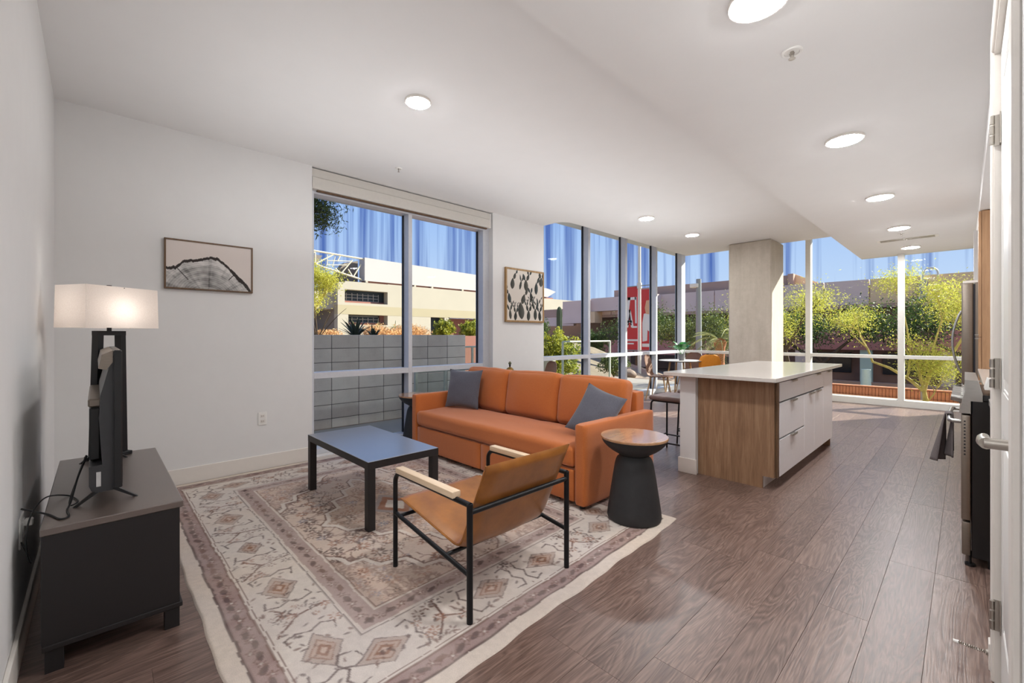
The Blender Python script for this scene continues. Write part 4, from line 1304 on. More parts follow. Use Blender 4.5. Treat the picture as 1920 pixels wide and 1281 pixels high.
dc = dining_chair((-4.15, 7.98, 0), R_(12), 'brown leather chair in side view, left of the dining table', 'brown_leather')
dup(dc, (-4.28, 9.57, 0), R_(-95), 'brown leather chair behind the dining table, before the corner glass')
dup(dc, (-4.31, 4.62, 0), R_(-115), 'brown leather chair whose rounded back shows above the sofa back')
oc = dining_chair((-3.66, 9.12, 0), R_(117), 'bright orange-tan chair at the dining table, beside the concrete column', 'orange_leather')
DT = (-4.10, 8.75, 0)
dt = thing('dining_table', 'small round white-topped dining table in the glazed corner', 'dining table', DT)
B().lathe([(.36, .728), (.40, .732), (.42, .738), (.42, .744), (.415, .748), (0, .7482)], n=48, cap=False).build('tabletop', 'marble_white', dt)
B().lathe([(.34, .722), (.405, .7225), (.418, .7305)], n=48).build('table_rim', 'black_metal', dt)
for k in range(4):
    a = PI / 4 + k * PI / 2
    B().cyl((.20 * math.cos(a), .20 * math.sin(a), .722), (.30 * math.cos(a), .30 * math.sin(a), 0), .019, .012, 12).build('leg', 'chair_wood', dt)
PT = (-4.00, 8.62, .7485)
pt = thing('potted_plant', 'small broad-leaved green plant in a grey pot on the dining table', 'plant', PT)
B().lathe([(.045, 0), (.050, .004), (.060, .13), (.057, .13), (.052, .112), (0, .112)], n=28, cap=False).build('pot', 'pot_grey', pt)
B().lathe([(.053, .108), (0, .116)], n=20, cap=False).build('soil', 'soil', pt)
rl = random.Random(8)
for k in range(13):
    a = k * 2.4; tilt = rl.uniform(.25, .95); L = rl.uniform(.17, .29); ws = rl.uniform(.06, .09)
    base = Vector((.02 * math.cos(a), .02 * math.sin(a), .11))
    d = Vector((math.cos(a) * tilt, math.sin(a) * tilt, 1)).normalized()
    tip0 = base + d * L * .7
    B().tube([base, (base + tip0) / 2 + Vector((0, 0, .01)), tip0], .0022, 5).build('stem', 'houseplant_leaf', pt)
    side = d.cross(Vector((0, 0, 1))).normalized(); nrm = side.cross(d)
    def lf(u, v, tip0=tip0, d=d, side=side, nrm=nrm, ws=ws, L=L):
        wv = (2 * v - 1); wd = ws * math.sin(PI * min(.98, u * .93 + .04)) ** .7
        dd = (d + Vector((d.x, d.y, -.6)) * u * .6)
        return tip0 + dd * (L * .62 * u) + side * wd * wv + nrm * (.012 * wv * wv)
    b = B(); b.grid(lf, 8, 4); b.build('leaf', 'houseplant_leaf', pt, 60)

# narrow console behind the sofa and its ornament
CS = (-4.335, 4.07, 0)
cs = thing('console_table', 'narrow dark console table standing behind the sofa at the wall pier, almost hidden', 'console table', CS)
B(CS).box(-4.53, -4.14, 3.86, 4.28, .735, .765, .003).build('tabletop', 'black_wood', cs)
for xa in (-4.52, -4.18):
    for ya in (3.87, 4.24): B(CS).box(xa, xa + .03, ya, ya + .03, 0, .735).build('leg', 'black_metal', cs, smooth=None)
FG = (-4.27, 4.05, .766)
fg = thing('bell_ornament', 'small brass ornament with green bud finial showing above the sofa back', 'ornament', FG)
B().lathe([(.045, 0), (.050, .006), (.050, .03), (.044, .042), (.028, .054), (.012, .060), (.008, .064)], n=24).build('base', 'gold_metal', fg)
B().lathe([(.008, .062), (.010, .075), (.014, .088), (.008, .093)], n=16).build('neck', 'black_metal', fg)
B().lathe([(.008, .092), (.020, .102), (.021, .115), (.013, .130), (.002, .140)], n=16).build('bud', 'figurine_green', fg)

# ================================================================== KITCHEN RUN
# range
RG = (0.40, 3.80, 0)
rg_ = thing('kitchen_range', 'stainless range with black side, slanted knob panel and oven door', 'range', RG)
ry0, ry1 = 3.42, 4.18
B(RG).box(0.024, 0.70, ry0, ry1, 0.05, 0.90, .003).build('body', 'black_enamel', rg_)
B(RG).box(0.064, 0.72, ry0 - .002, ry1 + .002, 0.90, 0.932, .003).build('cooktop', 'black_enamel', rg_)
od = B(RG).box(-.016, 0.020, ry0 + .004, ry1 - .004, .245, .818, .006, 2).build('oven_door', 'steel_dark', rg_)
for k in range(11):
    B().box(-.006 - RG[0], .001 - RG[0], ry0 + .0025 - RG[1], ry0 + .0041 - RG[1], .60 + k * .018, .608 + k * .018).build('vent_slot', 'gasket', od, smooth=None)
B(RG).box(-.014, 0.020, ry0 + .004, ry1 - .004, .055, .235, .006, 2).build('warming_drawer', 'steel_dark', rg_)
pn = B(RG).prism([(-.024, .828), (-.001, .953), (-.003, 1.010), (.046, 1.008), (.064, .940), (.064, .896), (.020, .896), (.020, .828)], 'y', ry0 - .002, ry1 + .002).build('control_panel', 'steel', rg_, smooth=None)
for yy in (3.56, 3.68, 3.80, 3.92, 4.04):
    d = Vector((-1, 0, .18)).normalized(); p0 = Vector((-.010, yy, .895)) - Vector(RG)
    B().cyl(p0, p0 + d * .012, .030, .030, 20).cyl(p0 + d * .012, p0 + d * .048, .025, .022, 20).build('knob', 'steel', pn)
hd = B(RG).tube([(-.014, 3.50, .772), (-.05, 3.50, .772), (-.062, 3.52, .772), (-.068, 3.80, .772), (-.062, 4.08, .772), (-.05, 4.10, .772), (-.014, 4.10, .772)], .011, 12).build('oven_handle', 'steel', rg_)
for xa in (.10, .62):
    for ya in (ry0 + .04, ry1 - .04): B(RG).cyl((xa, ya, 0), (xa, ya, .05), .016, n=12).build('foot', 'black_plastic', rg_)
B(RG).cyl((.018, ry0 + .02, 0), (.018, ry0 + .02, .012), .022, n=14).cyl((.018, ry0 + .02, .01), (.018, ry0 + .02, .08), .006, n=8).build('front_foot', 'black_plastic', rg_)
for kx, ky in ((.26, 3.61), (.26, 3.99), (.56, 3.61), (.56, 3.99)):
    b = B(RG)
    b.box(kx - .12, kx + .12, ky - .16, ky - .148, .945, .958).box(kx - .12, kx + .12, ky + .148, ky + .16, .945, .958)
    for q in (-.11, -.055, 0, .055, .11): b.box(kx + q - .005, kx + q + .005, ky - .155, ky + .155, .945, .958)
    for q in (-.11, .11):
        for s_ in (-.15, .15): b.box(kx + q - .006, kx + q + .006, ky + s_ - .006, ky + s_ + .006, .932, .945)
    b.build('grate', 'black_enamel', rg_, smooth=None)
# towel over the oven handle
tw = thing('dish_towel', 'dark grey dish towel hanging over the oven handle', 'towel', (-.068, 3.70, .772))
b = B()
def tf(u, v):
    # u along drape, v along handle
    L1, L2 = .27, .24
    wv = (v - .5)
    if u < .45: t_ = u / .45; x = -.016 - .030 * (1 - t_) - .032 * math.sin(v * 13) * (1 - t_); z = .012 - L1 * (1 - t_)
    elif u > .55: t_ = (u - .55) / .45; x = .016 - .016 * t_ + .018 * math.sin(v * 13 + 1) * t_; z = .012 - L2 * t_
    else: a = (u - .45) / .1 * PI; x = -.016 * math.cos(a); z = .012 + .006 * math.sin(a); t_ = 0
    hang = max(0, -z) / .27
    return (x, wv * (.10 + .16 * hang) + .0 * hang, z)
b.grid(tf, 40, 18)
o = b.build('cloth', 'towel', tw, 60)
sm = o.modifiers.new('thick', 'SOLIDIFY'); sm.thickness = .006; sm.offset = 0
# a glossy packet on the cooktop
pk = B((.10, 3.56, .96)).prism([(.072, .9585), (.16, .9585), (.165, .975), (.085, 1.016)], 'y', 3.46, 3.66).build('recipe_booklet', 'white_plastic', smooth=None)
tag(pk, 'white booklet lying at the front of the cooktop', 'booklet')

# base cabinets, counter, pantry, fridge
def base_cab(y0, y1, label, nd):
    c = ((.10 + .74) / 2, (y0 + y1) / 2, 0)
    t = thing('base_cabinet', label, 'cabinet', c)
    B(c).box(.12, .74, y0, y1, .10, .885).box(.18, .74, y0, y1, 0, .10).build('carcass', 'cabinet_wood', t, smooth=None)
    zs = [(.105, .40), (.405, .66), (.665, .865)] if nd == 3 else [(.105, .66), (.665, .865)]
    for za, zb in zs:
        d = B(c).box(.101, .119, y0 + .003, y1 - .003, za, zb - .004, .0015).build('drawer', 'cabinet_wood', t)
        B().box(.077 - c[0], .101 - c[0], y0 + .05 - c[1], y0 + .24 - c[1], zb - .006, zb - .002).build('pull', 'nickel', d)
    return t
base_cab(2.48, 3.40, 'wood base cabinet between the doorway and the range', 3)
base_cab(4.20, 5.30, 'wood base cabinet beyond the range, nearest the pull-out pantry', 2)
base_cab(5.31, 6.43, 'wood base cabinet beside the tall pantry cabinet', 2)
for y0, y1, lb in ((2.47, 3.405, 'short stone countertop between the doorway wall and the range'), (4.20, 6.44, 'long stone countertop beyond the range')):
    tag(B((.4, (y0 + y1) / 2, .885)).box(.085, XK - .005, y0, y1, .888, .918, .002).build('kitchen_countertop', 'quartz'), lb, 'countertop')
PC = (.43, 6.6, 0)
pc = thing('pantry_cabinet', 'tall light brown wood pantry cabinet before the refrigerator', 'cabinet', PC)
B(PC).box(.115, XK - .005, 6.45, 6.90, .0, 2.515).build('carcass', 'cabinet_wood', pc, smooth=None)
for za, zb, hz in ((.10, 1.235, 1.222), (1.24, 2.51, 1.262)):
    d = B(PC).box(.094, .113, 6.453, 6.897, za, zb, .0015).build('door', 'cabinet_wood', pc)
    B().box(.068 - PC[0], .094 - PC[0], 6.47 - PC[1], 6.60 - PC[1], hz - .004, hz + .004).build('pull', 'nickel', d)
FR = (.35, 7.27, 0)
fr = thing('refrigerator', 'stainless refrigerator with a bowed handle beside the far window', 'refrigerator', FR)
B(FR).box(.075, .74, 6.92, 7.62, .02, 1.835, .004).build('body', 'steel_dark', fr)
for ya, yb_ in ((6.925, 7.268), (7.272, 7.615)):
    B(FR).box(-.030, .062, ya, yb_, .72, 1.83, .012, 3).build('door', 'steel_dark', fr)
B(FR).box(-.030, .062, 6.925, 7.615, .06, .71, .012, 3).build('freezer_drawer', 'steel_dark', fr)
B(FR).box(.062, .075, 6.93, 7.61, .05, 1.82).build('gasket', 'gasket', fr, smooth=None)
B(FR).box(-.02, .10, 6.94, 7.0, 1.83, 1.86, .004).box(-.02, .10, 7.54, 7.60, 1.83, 1.86, .004).build('hinge_cover', 'white_plastic', fr)
for ya in (7.24, 7.30):
    pts = [(-.030 - .075 * math.sin(PI * k / 14) ** .8, ya, .82 + .72 * k / 14) for k in range(15)]
    B(FR).tube(pts, .011, 10).build('handle', 'steel', fr)
pts = [(-.030 - .06 * math.sin(PI * k / 10) ** .6, 7.02 + .50 * k / 10, .655) for k in range(11)]
B(FR).tube(pts, .011, 10).build('handle', 'steel', fr)

# ================================================================== DOOR
DX = 0.088   # room-side face of the slab
hall = B().box(XR + .128, XR + .135, 1.36, 2.40, 0, 2.3).build('door_1', 'door_paint', smooth=None)
bpy.data.objects.remove(hall)
d1 = B().box(DX + .004, DX + .045, 1.445, 2.318, .012, 2.255).build('door_1', 'door_paint', smooth=None)
struct(d1)
def rail(y0, y1, z0, z1):
    B().box(DX, DX + .006, y0, y1, z0, z1, .0015).build('door_rail', 'door_paint', d1)
rail(1.445, 1.555, .012, 2.255); rail(2.208, 2.318, .012, 2.255)
rail(1.555, 2.208, .012, .25); rail(1.555, 2.208, 2.13, 2.255); rail(1.555, 2.208, .93, 1.06)
for z0, z1 in ((.25, .93), (1.06, 2.13)):
    B().box(DX - .001, DX + .006, 1.60, 2.163, z0 + .045, z1 - .045, .005, 2).build('raised_panel', 'door_paint', d1)
    b = B()
    for q in ((1.555, 2.208, z0, z0 + .012), (1.555, 2.208, z1 - .012, z1), (1.555, 1.567, z0, z1), (2.196, 2.208, z0, z1)):
        b.box(DX + .001, DX + .006, *q, .002)
    b.build('panel_moulding', 'door_paint', d1)
# casing and jambs
struct(B().box(XD - .014, XD, 2.336, 2.405, 0, 2.345, .003).box(XD - .014, XD, 1.33, 1.42, 0, 2.345, .003).box(XD - .014, XD, 1.42, 2.336, 2.27, 2.345, .003).build('trim_1', 'trim_paint'))
struct(B().box(.072, XR + .13, 2.326, 2.338, 0, 2.268).box(.072, XR + .13, 1.412, 1.425, 0, 2.268).box(.072, XR + .13, 1.425, 2.326, 2.258, 2.27).build('trim_2', 'trim_paint', smooth=None))
for z in (.25, 1.115, 1.985):
    b = B().box(DX - .004, DX - .001, 2.295, 2.322, z - .055, z + .055)
    b.box(.070, DX, 2.3235, 2.3258, z - .055, z + .055)
    b.build('hinge_leaf', 'nickel', d1, smooth=None)
    for k in range(3):
        B().cyl((.066, 2.318, z - .05 + k * .036), (.066, 2.318, z - .05 + k * .036 + .030), .0068, n=12).build('hinge_knuckle', 'nickel', d1)
# lever handle
b = B(); b.cyl((DX, 1.512, .998), (DX - .008, 1.512, .998), .033, .030, 24)
b.build('rosette', 'nickel', d1)
b = B(); b.cyl((DX - .008, 1.512, .998), (DX - .058, 1.512, .998), .013, n=16)
b.tube([(DX - .054, 1.505, .998), (DX - .058, 1.53, .998), (DX - .058, 1.58, .997), (DX - .055, 1.635, .992)], [.0135, .013, .0115, .010], 12)
b.build('lever', 'nickel', d1)
B().box(DX + .012, DX + .036, 1.4435, 1.446, 1.04, 1.16, .001).box(DX + .010, DX + .036, 1.4435, 1.446, .955, 1.03, .001).build('latch_plate', 'nickel', d1, smooth=None)
# door stop
ds = thing('door_stop', 'thin spring door stop sticking out of the baseboard by the door', 'door stop', (XD - .018, 2.44, .05))
b = B(); b.cyl((0, 0, 0), (-.006, 0, 0), .012, .010, 14); b.build('mount', 'nickel', ds)
pts = [(-.006 - .074 * k / 60, .0055 * math.cos(k * 1.3), .0055 * math.sin(k * 1.3) + .0) for k in range(61)]
B().tube(pts, .0016, 5).build('spring', 'nickel', ds)
B().cyl((-.079, 0, 0), (-.094, 0, 0), .0075, .006, 12).build('tip', 'white_plastic', ds)

# ================================================================== OUTSIDE
def gh(x, y):
    z = -0.08
    s = lambda t: max(0, min(1, t)) ** 2 * (3 - 2 * max(0, min(1, t)))
    if y > 11.0:
        z = -0.08 - 0.17 * s((y - 11) / 1.5) - 0.50 * s((y - 13.8) / 3) - 0.8 * s((y - 18) / 8)
    if x < -8.2 and y < 22:
        z += (1.05 - z) * s((-8.2 - x) / 5) * s((22 - y) / 6)
    return z
b = B()
xs_ = [-160, -110, -70, -58, -45, -36, -28, -22, -18, -15, -13.5, -12, -10.8, -9.6, -8.8, -8.2, -7.2, -6, -4.82, -3, -1, 1, 3, 6, 12, 20, 40, 80]
ys_ = [-40, -20, -10, -5, 0, 3, 5, 7, 9, 10.4, 11, 11.5, 12, 12.5, 13.2, 13.8, 14.5, 15.3, 16, 16.8, 18, 20, 22, 24, 26, 30, 40, 70, 110, 170]
Vg = [[b.bm.verts.new((x, y, gh(x, y) - (0.25 if (-4.9 < x < 1.25 and -2.6 < y < 10.4) else 0))) for y in ys_] for x in xs_]
for i in range(len(xs_) - 1):
    for j in range(len(ys_) - 1):
        b.bm.faces.new((Vg[i][j], Vg[i + 1][j], Vg[i + 1][j + 1], Vg[i][j + 1]))
gr_o = b.build('ground', 'desert_ground', None, 60); struct(gr_o)
struct(B().box(-7.4, -4.84, 4.95, 10.4, -0.06, -0.02).box(-6.0, -4.84, 1.0, 4.95, -0.06, -0.02).box(-7.4, 6.0, 10.42, 11.6, -0.06, -0.02).build('patio_paving', 'concrete_pale', smooth=None))
struct(B().box(-16, 40, 19.5, 29.0, -1.55, -1.40).build('street', 'asphalt', smooth=None))

# retaining wall of grey concrete blocks
cm = thing('block_wall', 'grey concrete block retaining wall outside the big window', 'wall', (-6.45, 3.3, 0))
def cmesh(L, H, Dp, name, bev=0.004):
    b = B().box(-Dp / 2, Dp / 2, -L / 2, L / 2, -H / 2, H / 2, bev)
    me = bpy.data.meshes.new(name); bmesh.ops.recalc_face_normals(b.bm, faces=b.bm.faces); b.bm.to_mesh(me); b.bm.free()
    me.materials.append(M['block_grey']); return me
bl, bh = 0.4064, 0.2032
mfull = cmesh(bl - .008, bh - .008, .19, 'block')
yend = 4.905
B((-6.45, 3.3, 0)).box(-6.53, -6.36, 0.9, yend - .01, -0.1, 1.262).build('core', 'mortar', cm, smooth=None)
for r in range(7):
    zc = 1.27 - bh * (r + .5)
    for k in range(9):
        yc = yend - bl * (k + .5)
        o = bpy.data.objects.new('block', mfull); COL.objects.link(o); o.parent = cm
        o.location = (-6.45 + random.uniform(-.002, .002) + 6.45, yc - 3.3, zc)
B().box(-30, -6.56, -4.0, 4.9, -0.2, 1.20).build('raised_bed', 'desert_ground', smooth=None)
struct(bpy.data.objects['raised_bed'])
pinkw = B((-9.5, 7.2, 0)).box(-9.6, -9.4, 5.6, 9.4, 0, 1.25, .01)
tag(pinkw.build('garden_wall', 'stadium_red'), 'low reddish garden wall seen past the end of the block wall', 'wall')

def glass_rail(name, label, p0, p1, z0, z1, n):
    c = ((p0[0] + p1[0]) / 2, (p0[1] + p1[1]) / 2, z0)
    t = thing(name, label, 'railing', c)
    p0 = Vector((p0[0], p0[1], 0)); p1 = Vector((p1[0], p1[1], 0))
    for k in range(n + 1):
        q = p0.lerp(p1, k / n)
        B(c).box(q.x - .02, q.x + .02, q.y - .02, q.y + .02, z0, z1 + .0, .003).build('post', 'rail_metal', t)
    B(c).tube([(p0.x, p0.y, z1), (p1.x, p1.y, z1)], .02, 8).build('top_rail', 'rail_metal', t)
    B(c).tube([(p0.x, p0.y, z0 + .1), (p1.x, p1.y, z0 + .1)], .012, 8).build('bottom_rail', 'rail_metal', t)
    for k in range(n):
        a = p0.lerp(p1, k / n); c2 = p0.lerp(p1, (k + 1) / n)
        d = (c2 - a).normalized(); a = a + d * .03; c2 = c2 - d * .03; nn = Vector((-d.y, d.x, 0)) * .004
        b = B(c); lo_, hi_ = z0 + .12, z1 - .03
        b.prism([tuple((a + nn).xy), tuple((c2 + nn).xy), tuple((c2 - nn).xy), tuple((a - nn).xy)], 'z', lo_, hi_)
        b.build('glass_panel', 'rail_glass', t, smooth=None)
    return t
glass_rail('glass_railing', 'pale metal framed glass railing on the patio beyond the dining corner', (-6.2, 7.5), (-6.2, 9.35), -0.04, 1.12, 2)
glass_rail('glass_railing', 'low glass railing right behind the sofa window, in front of the block wall', (-5.35, 3.25), (-5.35, 4.75), -0.04, 0.74, 3)
glass_rail('glass_railing', 'small railing panel past the end of the block wall', (-7.2, 5.3), (-7.2, 6.6), -0.04, 1.02, 3)
pb = B((-6.75, 7.7, -.03)).lathe([(.24, 0), (.30, .05), (.36, .74), (.34, .80), (.31, .80), (.29, .70), (0, .69)], (-6.75, 7.35, -.03), 28, cap=False)
tag(pb.build('planter', 'stadium_cream'), 'large round cream planter on the patio, half hidden behind the sofa', 'planter')

# ---- foliage
def leaves_obj(name, m, pts, size, aspect, parent, rnd, droop=0.0):
    n = len(pts)
    P = np.array(pts)
    d = rnd.normal(size=(n, 3)); d[:, 2] -= droop; d /= np.linalg.norm(d, axis=1)[:, None]
    e = rnd.normal(size=(n, 3)); e -= (e * d).sum(1)[:, None] * d; e /= np.linalg.norm(e, axis=1)[:, None]
    L = size * (0.6 + 0.8 * rnd.rand(n))[:, None]
    a = d * L; c = e * L * aspect
    V = np.stack([P - a * .5, P + c * .5, P + a * .5, P - c * .5], 1).reshape(-1, 3)
    F = np.arange(n * 4).reshape(n, 4)
    me = bpy.data.meshes.new(name)
    me.from_pydata(V.tolist(), [], F.tolist())
    me.materials.append(M[m]); me.update()
    o = bpy.data.objects.new(name, me); COL.objects.link(o); o.parent = parent
    o['kind'] = 'stuff'
    return o
def tree(name, label, cat, base, trunks, leaf_m, bark_m, n_leaf, size, aspect=0.28, spread=0.28, depth=3, seed=1, group=None, twist=0.5, droop=0.2, blen=0.42, trunk_name='trunk'):
    """trunks: list of polylines (relative to base) with start radius; crowns grow from their ends"""
    t = thing(name, label, cat, base, 0, group)
    rr = random.Random(seed); rnd = np.random.RandomState(seed)
    b = B(); tips = []
    def grow(p, d, L, r, dep):
        pts = [p]; q = p
        for k in range(4):
            d = (d + Vector((rr.uniform(-1, 1), rr.uniform(-1, 1), rr.uniform(-.6, .8))) * .16 * twist * 2).normalized()
            q = q + d * L / 4; pts.append(q)
        b.tube(pts, [r * (1 - .11 * k) for k in range(5)], 5, cap=False)
        if dep == 0:
            tips.extend(pts[1:]); return
        for k in range(3 if dep > 1 else 3):
            i = rr.choice([2, 3, 4, 4])
            dd = (d + Vector((rr.uniform(-1, 1), rr.uniform(-1, 1), rr.uniform(-.5, .8))) * (.75 + twist * .4)).normalized()
            grow(pts[i], dd, L * rr.uniform(.62, .85), r * .52, dep - 1)
        if dep < depth: tips.extend(pts[2:])
    for pl_, r in trunks:
        pl_ = [Vector(q) for q in pl_]
        b.tube(pl_, [r * (1 - .5 * k / max(1, len(pl_) - 1)) for k in range(len(pl_))], 8, cap=False)
        d = (pl_[-1] - pl_[-2]).normalized()
        for k in range(3):
            dd = (d + Vector((rr.uniform(-1, 1), rr.uniform(-1, 1), rr.uniform(-.1, .5))) * .6).normalized()
            grow(pl_[-1], dd, blen * rr.uniform(.8, 1.3), r * .42, depth - 1)
    b.build(trunk_name, bark_m, t, 60)
    T = np.array([tuple(q) for q in tips])
    idx = rnd.randint(0, len(T), n_leaf)
    P = T[idx] + rnd.normal(size=(n_leaf, 3)) * spread * np.array([1, 1, .7])
    leaves_obj('foliage', leaf_m, P, size, aspect, t, rnd, droop)
    return t
def blob_bush(name, label, base, rx, ry, h, m, n, size, aspect=.5, seed=1, group=None, cat='shrub', stem='trunk_dark'):
    t = thing(name, label, cat, base, 0, group)
    rnd = np.random.RandomState(seed)
    b = B()
    for k in range(9):
        a = rnd.rand() * 6.28; q = rnd.rand() * .7 + .2
        b.tube([(0, 0, -.03), (math.cos(a) * rx * q * .5, math.sin(a) * ry * q * .5, h * .45), (math.cos(a) * rx * q, math.sin(a) * ry * q, h * (.7 + .2 * rnd.rand()))], [.018, .012, .006], 5)
    b.build('stem', stem, t, 60)
    d = rnd.normal(size=(n, 3)); d /= np.linalg.norm(d, axis=1)[:, None]
    rad = (rnd.rand(n) ** .33)[:, None] * (0.82 + .3 * np.sin(d[:, :1] * 7 + seed) * np.cos(d[:, 1:2] * 6 + d[:, 2:] * 5))
    P = d * rad * np.array([rx, ry, h * .52]) + np.array([0, 0, h * .52])
    P[:, 2] = np.maximum(P[:, 2], .02)
    leaves_obj('foliage', m, P, size, aspect, t, rnd)
    return t
def blade_plant(name, label, base, nb, L, wd, lean, m, seed, cat='shrub', z0=0.0, group=None, curve=.3):
    t = thing(name, label, cat, base, 0, group)
    rr = random.Random(seed)
    for k in range(nb):
        a = rr.uniform(0, 6.28); tl = rr.uniform(.1, lean); l_ = L * rr.uniform(.7, 1.1)
        d = Vector((math.cos(a) * tl, math.sin(a) * tl, 1)).normalized(); s = Vector((-math.sin(a), math.cos(a), 0))
        pts = []
        b = B()
        def fn(u, v):
            p = d * l_ * u + Vector((math.cos(a), math.sin(a), -.6)) * curve * l_ * u * u * tl
            w_ = wd * (1 - u) ** .6 * (.6 + u) 
            wv = 2 * v - 1
            return p + s * w_ * wv + Vector((0, 0, .25 * w_ * abs(wv))) + Vector((0, 0, z0))
        b.grid(fn, 5, 2)
        b.build('leaf', m, t, 60)
    return t
def B_line(a, c, n=4, sag=0.0):
    a = Vector(a); c = Vector(c)
    return [a.lerp(c, k / n) + Vector((0, 0, sag * math.sin(PI * k / n))) for k in range(n + 1)]

# palo verde in front of the far glazing
tree('palo_verde_tree', 'yellow-green palo verde tree with forked pale trunk outside the far window', 'tree', (-0.62, 13.5, -0.30),
     [([(0, 0, -.05), (0, 0, .12), (-.03, 0, .36)], .062),
      ([(-.03, 0, .30), (-.28, .05, .55), (-.62, .0, .80), (-.92, -.05, .93), (-1.02, 0, 1.25)], .040),
      ([(-.03, 0, .30), (.02, .0, .55), (.10, .05, .78), (.42, .1, 1.15), (.62, .1, 1.6)], .046),
      ([(.04, 0, .12), (.0, .0, .02), (.13, -.04, .24), (.15, -.04, .30)], .022),
      ([(-.30, 0, .60), (-.25, .05, 1.1), (-.32, .1, 1.75), (-.42, .1, 2.35)], .024),
      ([(.10, .05, .78), (.12, .2, 1.3), (.25, .3, 1.9)], .026)],
     'leaf_palo', 'trunk_palo', 15000, .050, .26, .17, 3, 12, blen=.46, twist=.5)
tree('palo_verde_tree', 'second palo verde tree close behind the right pane of the far window', 'tree', (0.95, 15.5, -0.6),
     [([(0, 0, 0), (-.05, 0, .6), (-.35, 0, 1.3), (-.7, 0, 1.9)], .05), ([(-.05, 0, .6), (.3, .1, 1.3), (.6, .1, 2.1)], .045), ([(-.05, 0, .6), (-.1, -.1, 1.6), (-.05, 0, 2.3)], .04)],
     'leaf_yellow', 'trunk_palo', 11000, .055, .26, .22, 3, 22, blen=.55)
tree('palo_verde_tree', 'palo verde tree seen just right of the concrete column', 'tree', (-3.25, 13.2, -0.25),
     [([(0, 0, 0), (.02, 0, .7), (-.05, 0, 1.15)], .08), ([(-.05, 0, 1.1), (-.4, 0, 1.6)], .045), ([(-.05, 0, 1.1), (.25, 0, 1.7)], .045)],
     'leaf_palo', 'trunk_dark', 10000, .055, .26, .22, 3, 31, blen=.5)
tree('mesquite_tree', 'dense dark green tree before the pale wall, behind the palo verde', 'tree', (-5.1, 27.0, -1.4),
     [([(0, 0, 0), (0, 0, 1.3), (-.4, 0, 2.0)], .12), ([(0, 0, 1.2), (.7, 0, 2.0), (1.2, 0, 2.5)], .10), ([(0, 0, 1.2), (-1.0, 0, 1.9), (-1.6, 0, 2.4)], .10)],
     'leaf_dark', 'trunk_dark', 12000, .13, .4, .42, 3, 41, blen=.75)
tree('mesquite_tree', 'dark green tree behind the far right pane', 'tree', (0.3, 27.5, -1.4),
     [([(0, 0, 0), (0, 0, 1.2), (-.6, 0, 1.9), (-1.2, 0, 2.3)], .10), ([(0, 0, 1.2), (1.0, 0, 2.0), (2.2, 0, 2.4)], .10)],
     'leaf_dark', 'trunk_dark', 8000, .13, .4, .42, 3, 43, blen=.75)
tree('mesquite_tree', 'olive green tree left of the column, behind the pale lamp post', 'tree', (-8.6, 20.2, -0.9),
     [([(0, 0, 0), (0, 0, .8), (-.4, 0, 1.4)], .09), ([(0, 0, .8), (.6, 0, 1.5)], .07), ([(0, 0, .8), (-1.0, 0, 1.7)], .07), ([(0, 0, .8), (.2, .3, 2.0)], .06)],
     'leaf_mesquite', 'trunk_dark', 11000, .09, .4, .33, 3, 51, blen=.6)
tree('mesquite_tree', 'shaded green tree seen left of the corner post', 'tree', (-12.0, 20.6, -0.7),
     [([(0, 0, 0), (0, 0, .9), (-.4, 0, 1.5)], .09), ([(0, 0, .9), (.6, 0, 1.6)], .07), ([(0, 0, .8), (.2, .3, 2.1)], .06)],
     'leaf_dark', 'trunk_dark', 9000, .10, .4, .36, 3, 53, blen=.65)
# palm with an orange trunk
PM = (-5.5, 14.6, -0.45)
pmt = thing('fan_palm', 'short palm with orange-brown trunk and long fronds near the corner', 'palm', PM)
B().lathe([(.16, 0), (.17, .3), (.13, .9), (.15, 1.3), (.20, 1.5), (.12, 1.62)], n=14).build('trunk', 'palm_trunk', pmt)
rr = random.Random(4); rnd = np.random.RandomState(4)
for k in range(20):
    a = k * 2.4; up_ = rr.uniform(-.1, 1.3); L = rr.uniform(1.0, 1.5)
    P = [Vector((0, 0, 1.52)) + Vector((math.cos(a), math.sin(a), up_)).normalized() * L * q + Vector((0, 0, -.75 * L * q * q * (1.2 - up_ * .5))) for q in [i / 8 for i in range(9)]]
    b = B(); b.tube(P, [.014 - .001 * i for i in range(9)], 5)
    sd_ = Vector((-math.sin(a), math.cos(a), 0))
    for i in range(1, 9):
        for f in (0, .33, .66):
            if i == 8 and f: continue
            q = P[i].lerp(P[min(8, i + 1)], f); ll = .32 * (1 - abs(i + f - 4.5) / 7)
            for s_ in (-1, 1):
                dd = (sd_ * s_ + (P[min(8, i + 1)] - P[i - 1]).normalized() * .7 + Vector((0, 0, -.35))).normalized()
                w_ = Vector((0, 0, 1)).cross(dd).normalized() * .012
                vs = [b.bm.verts.new(q - w_), b.bm.verts.new(q + w_), b.bm.verts.new(q + dd * ll)]
                b.bm.faces.new(vs)
    b.build('frond', 'leaf_palm', pmt, 60)
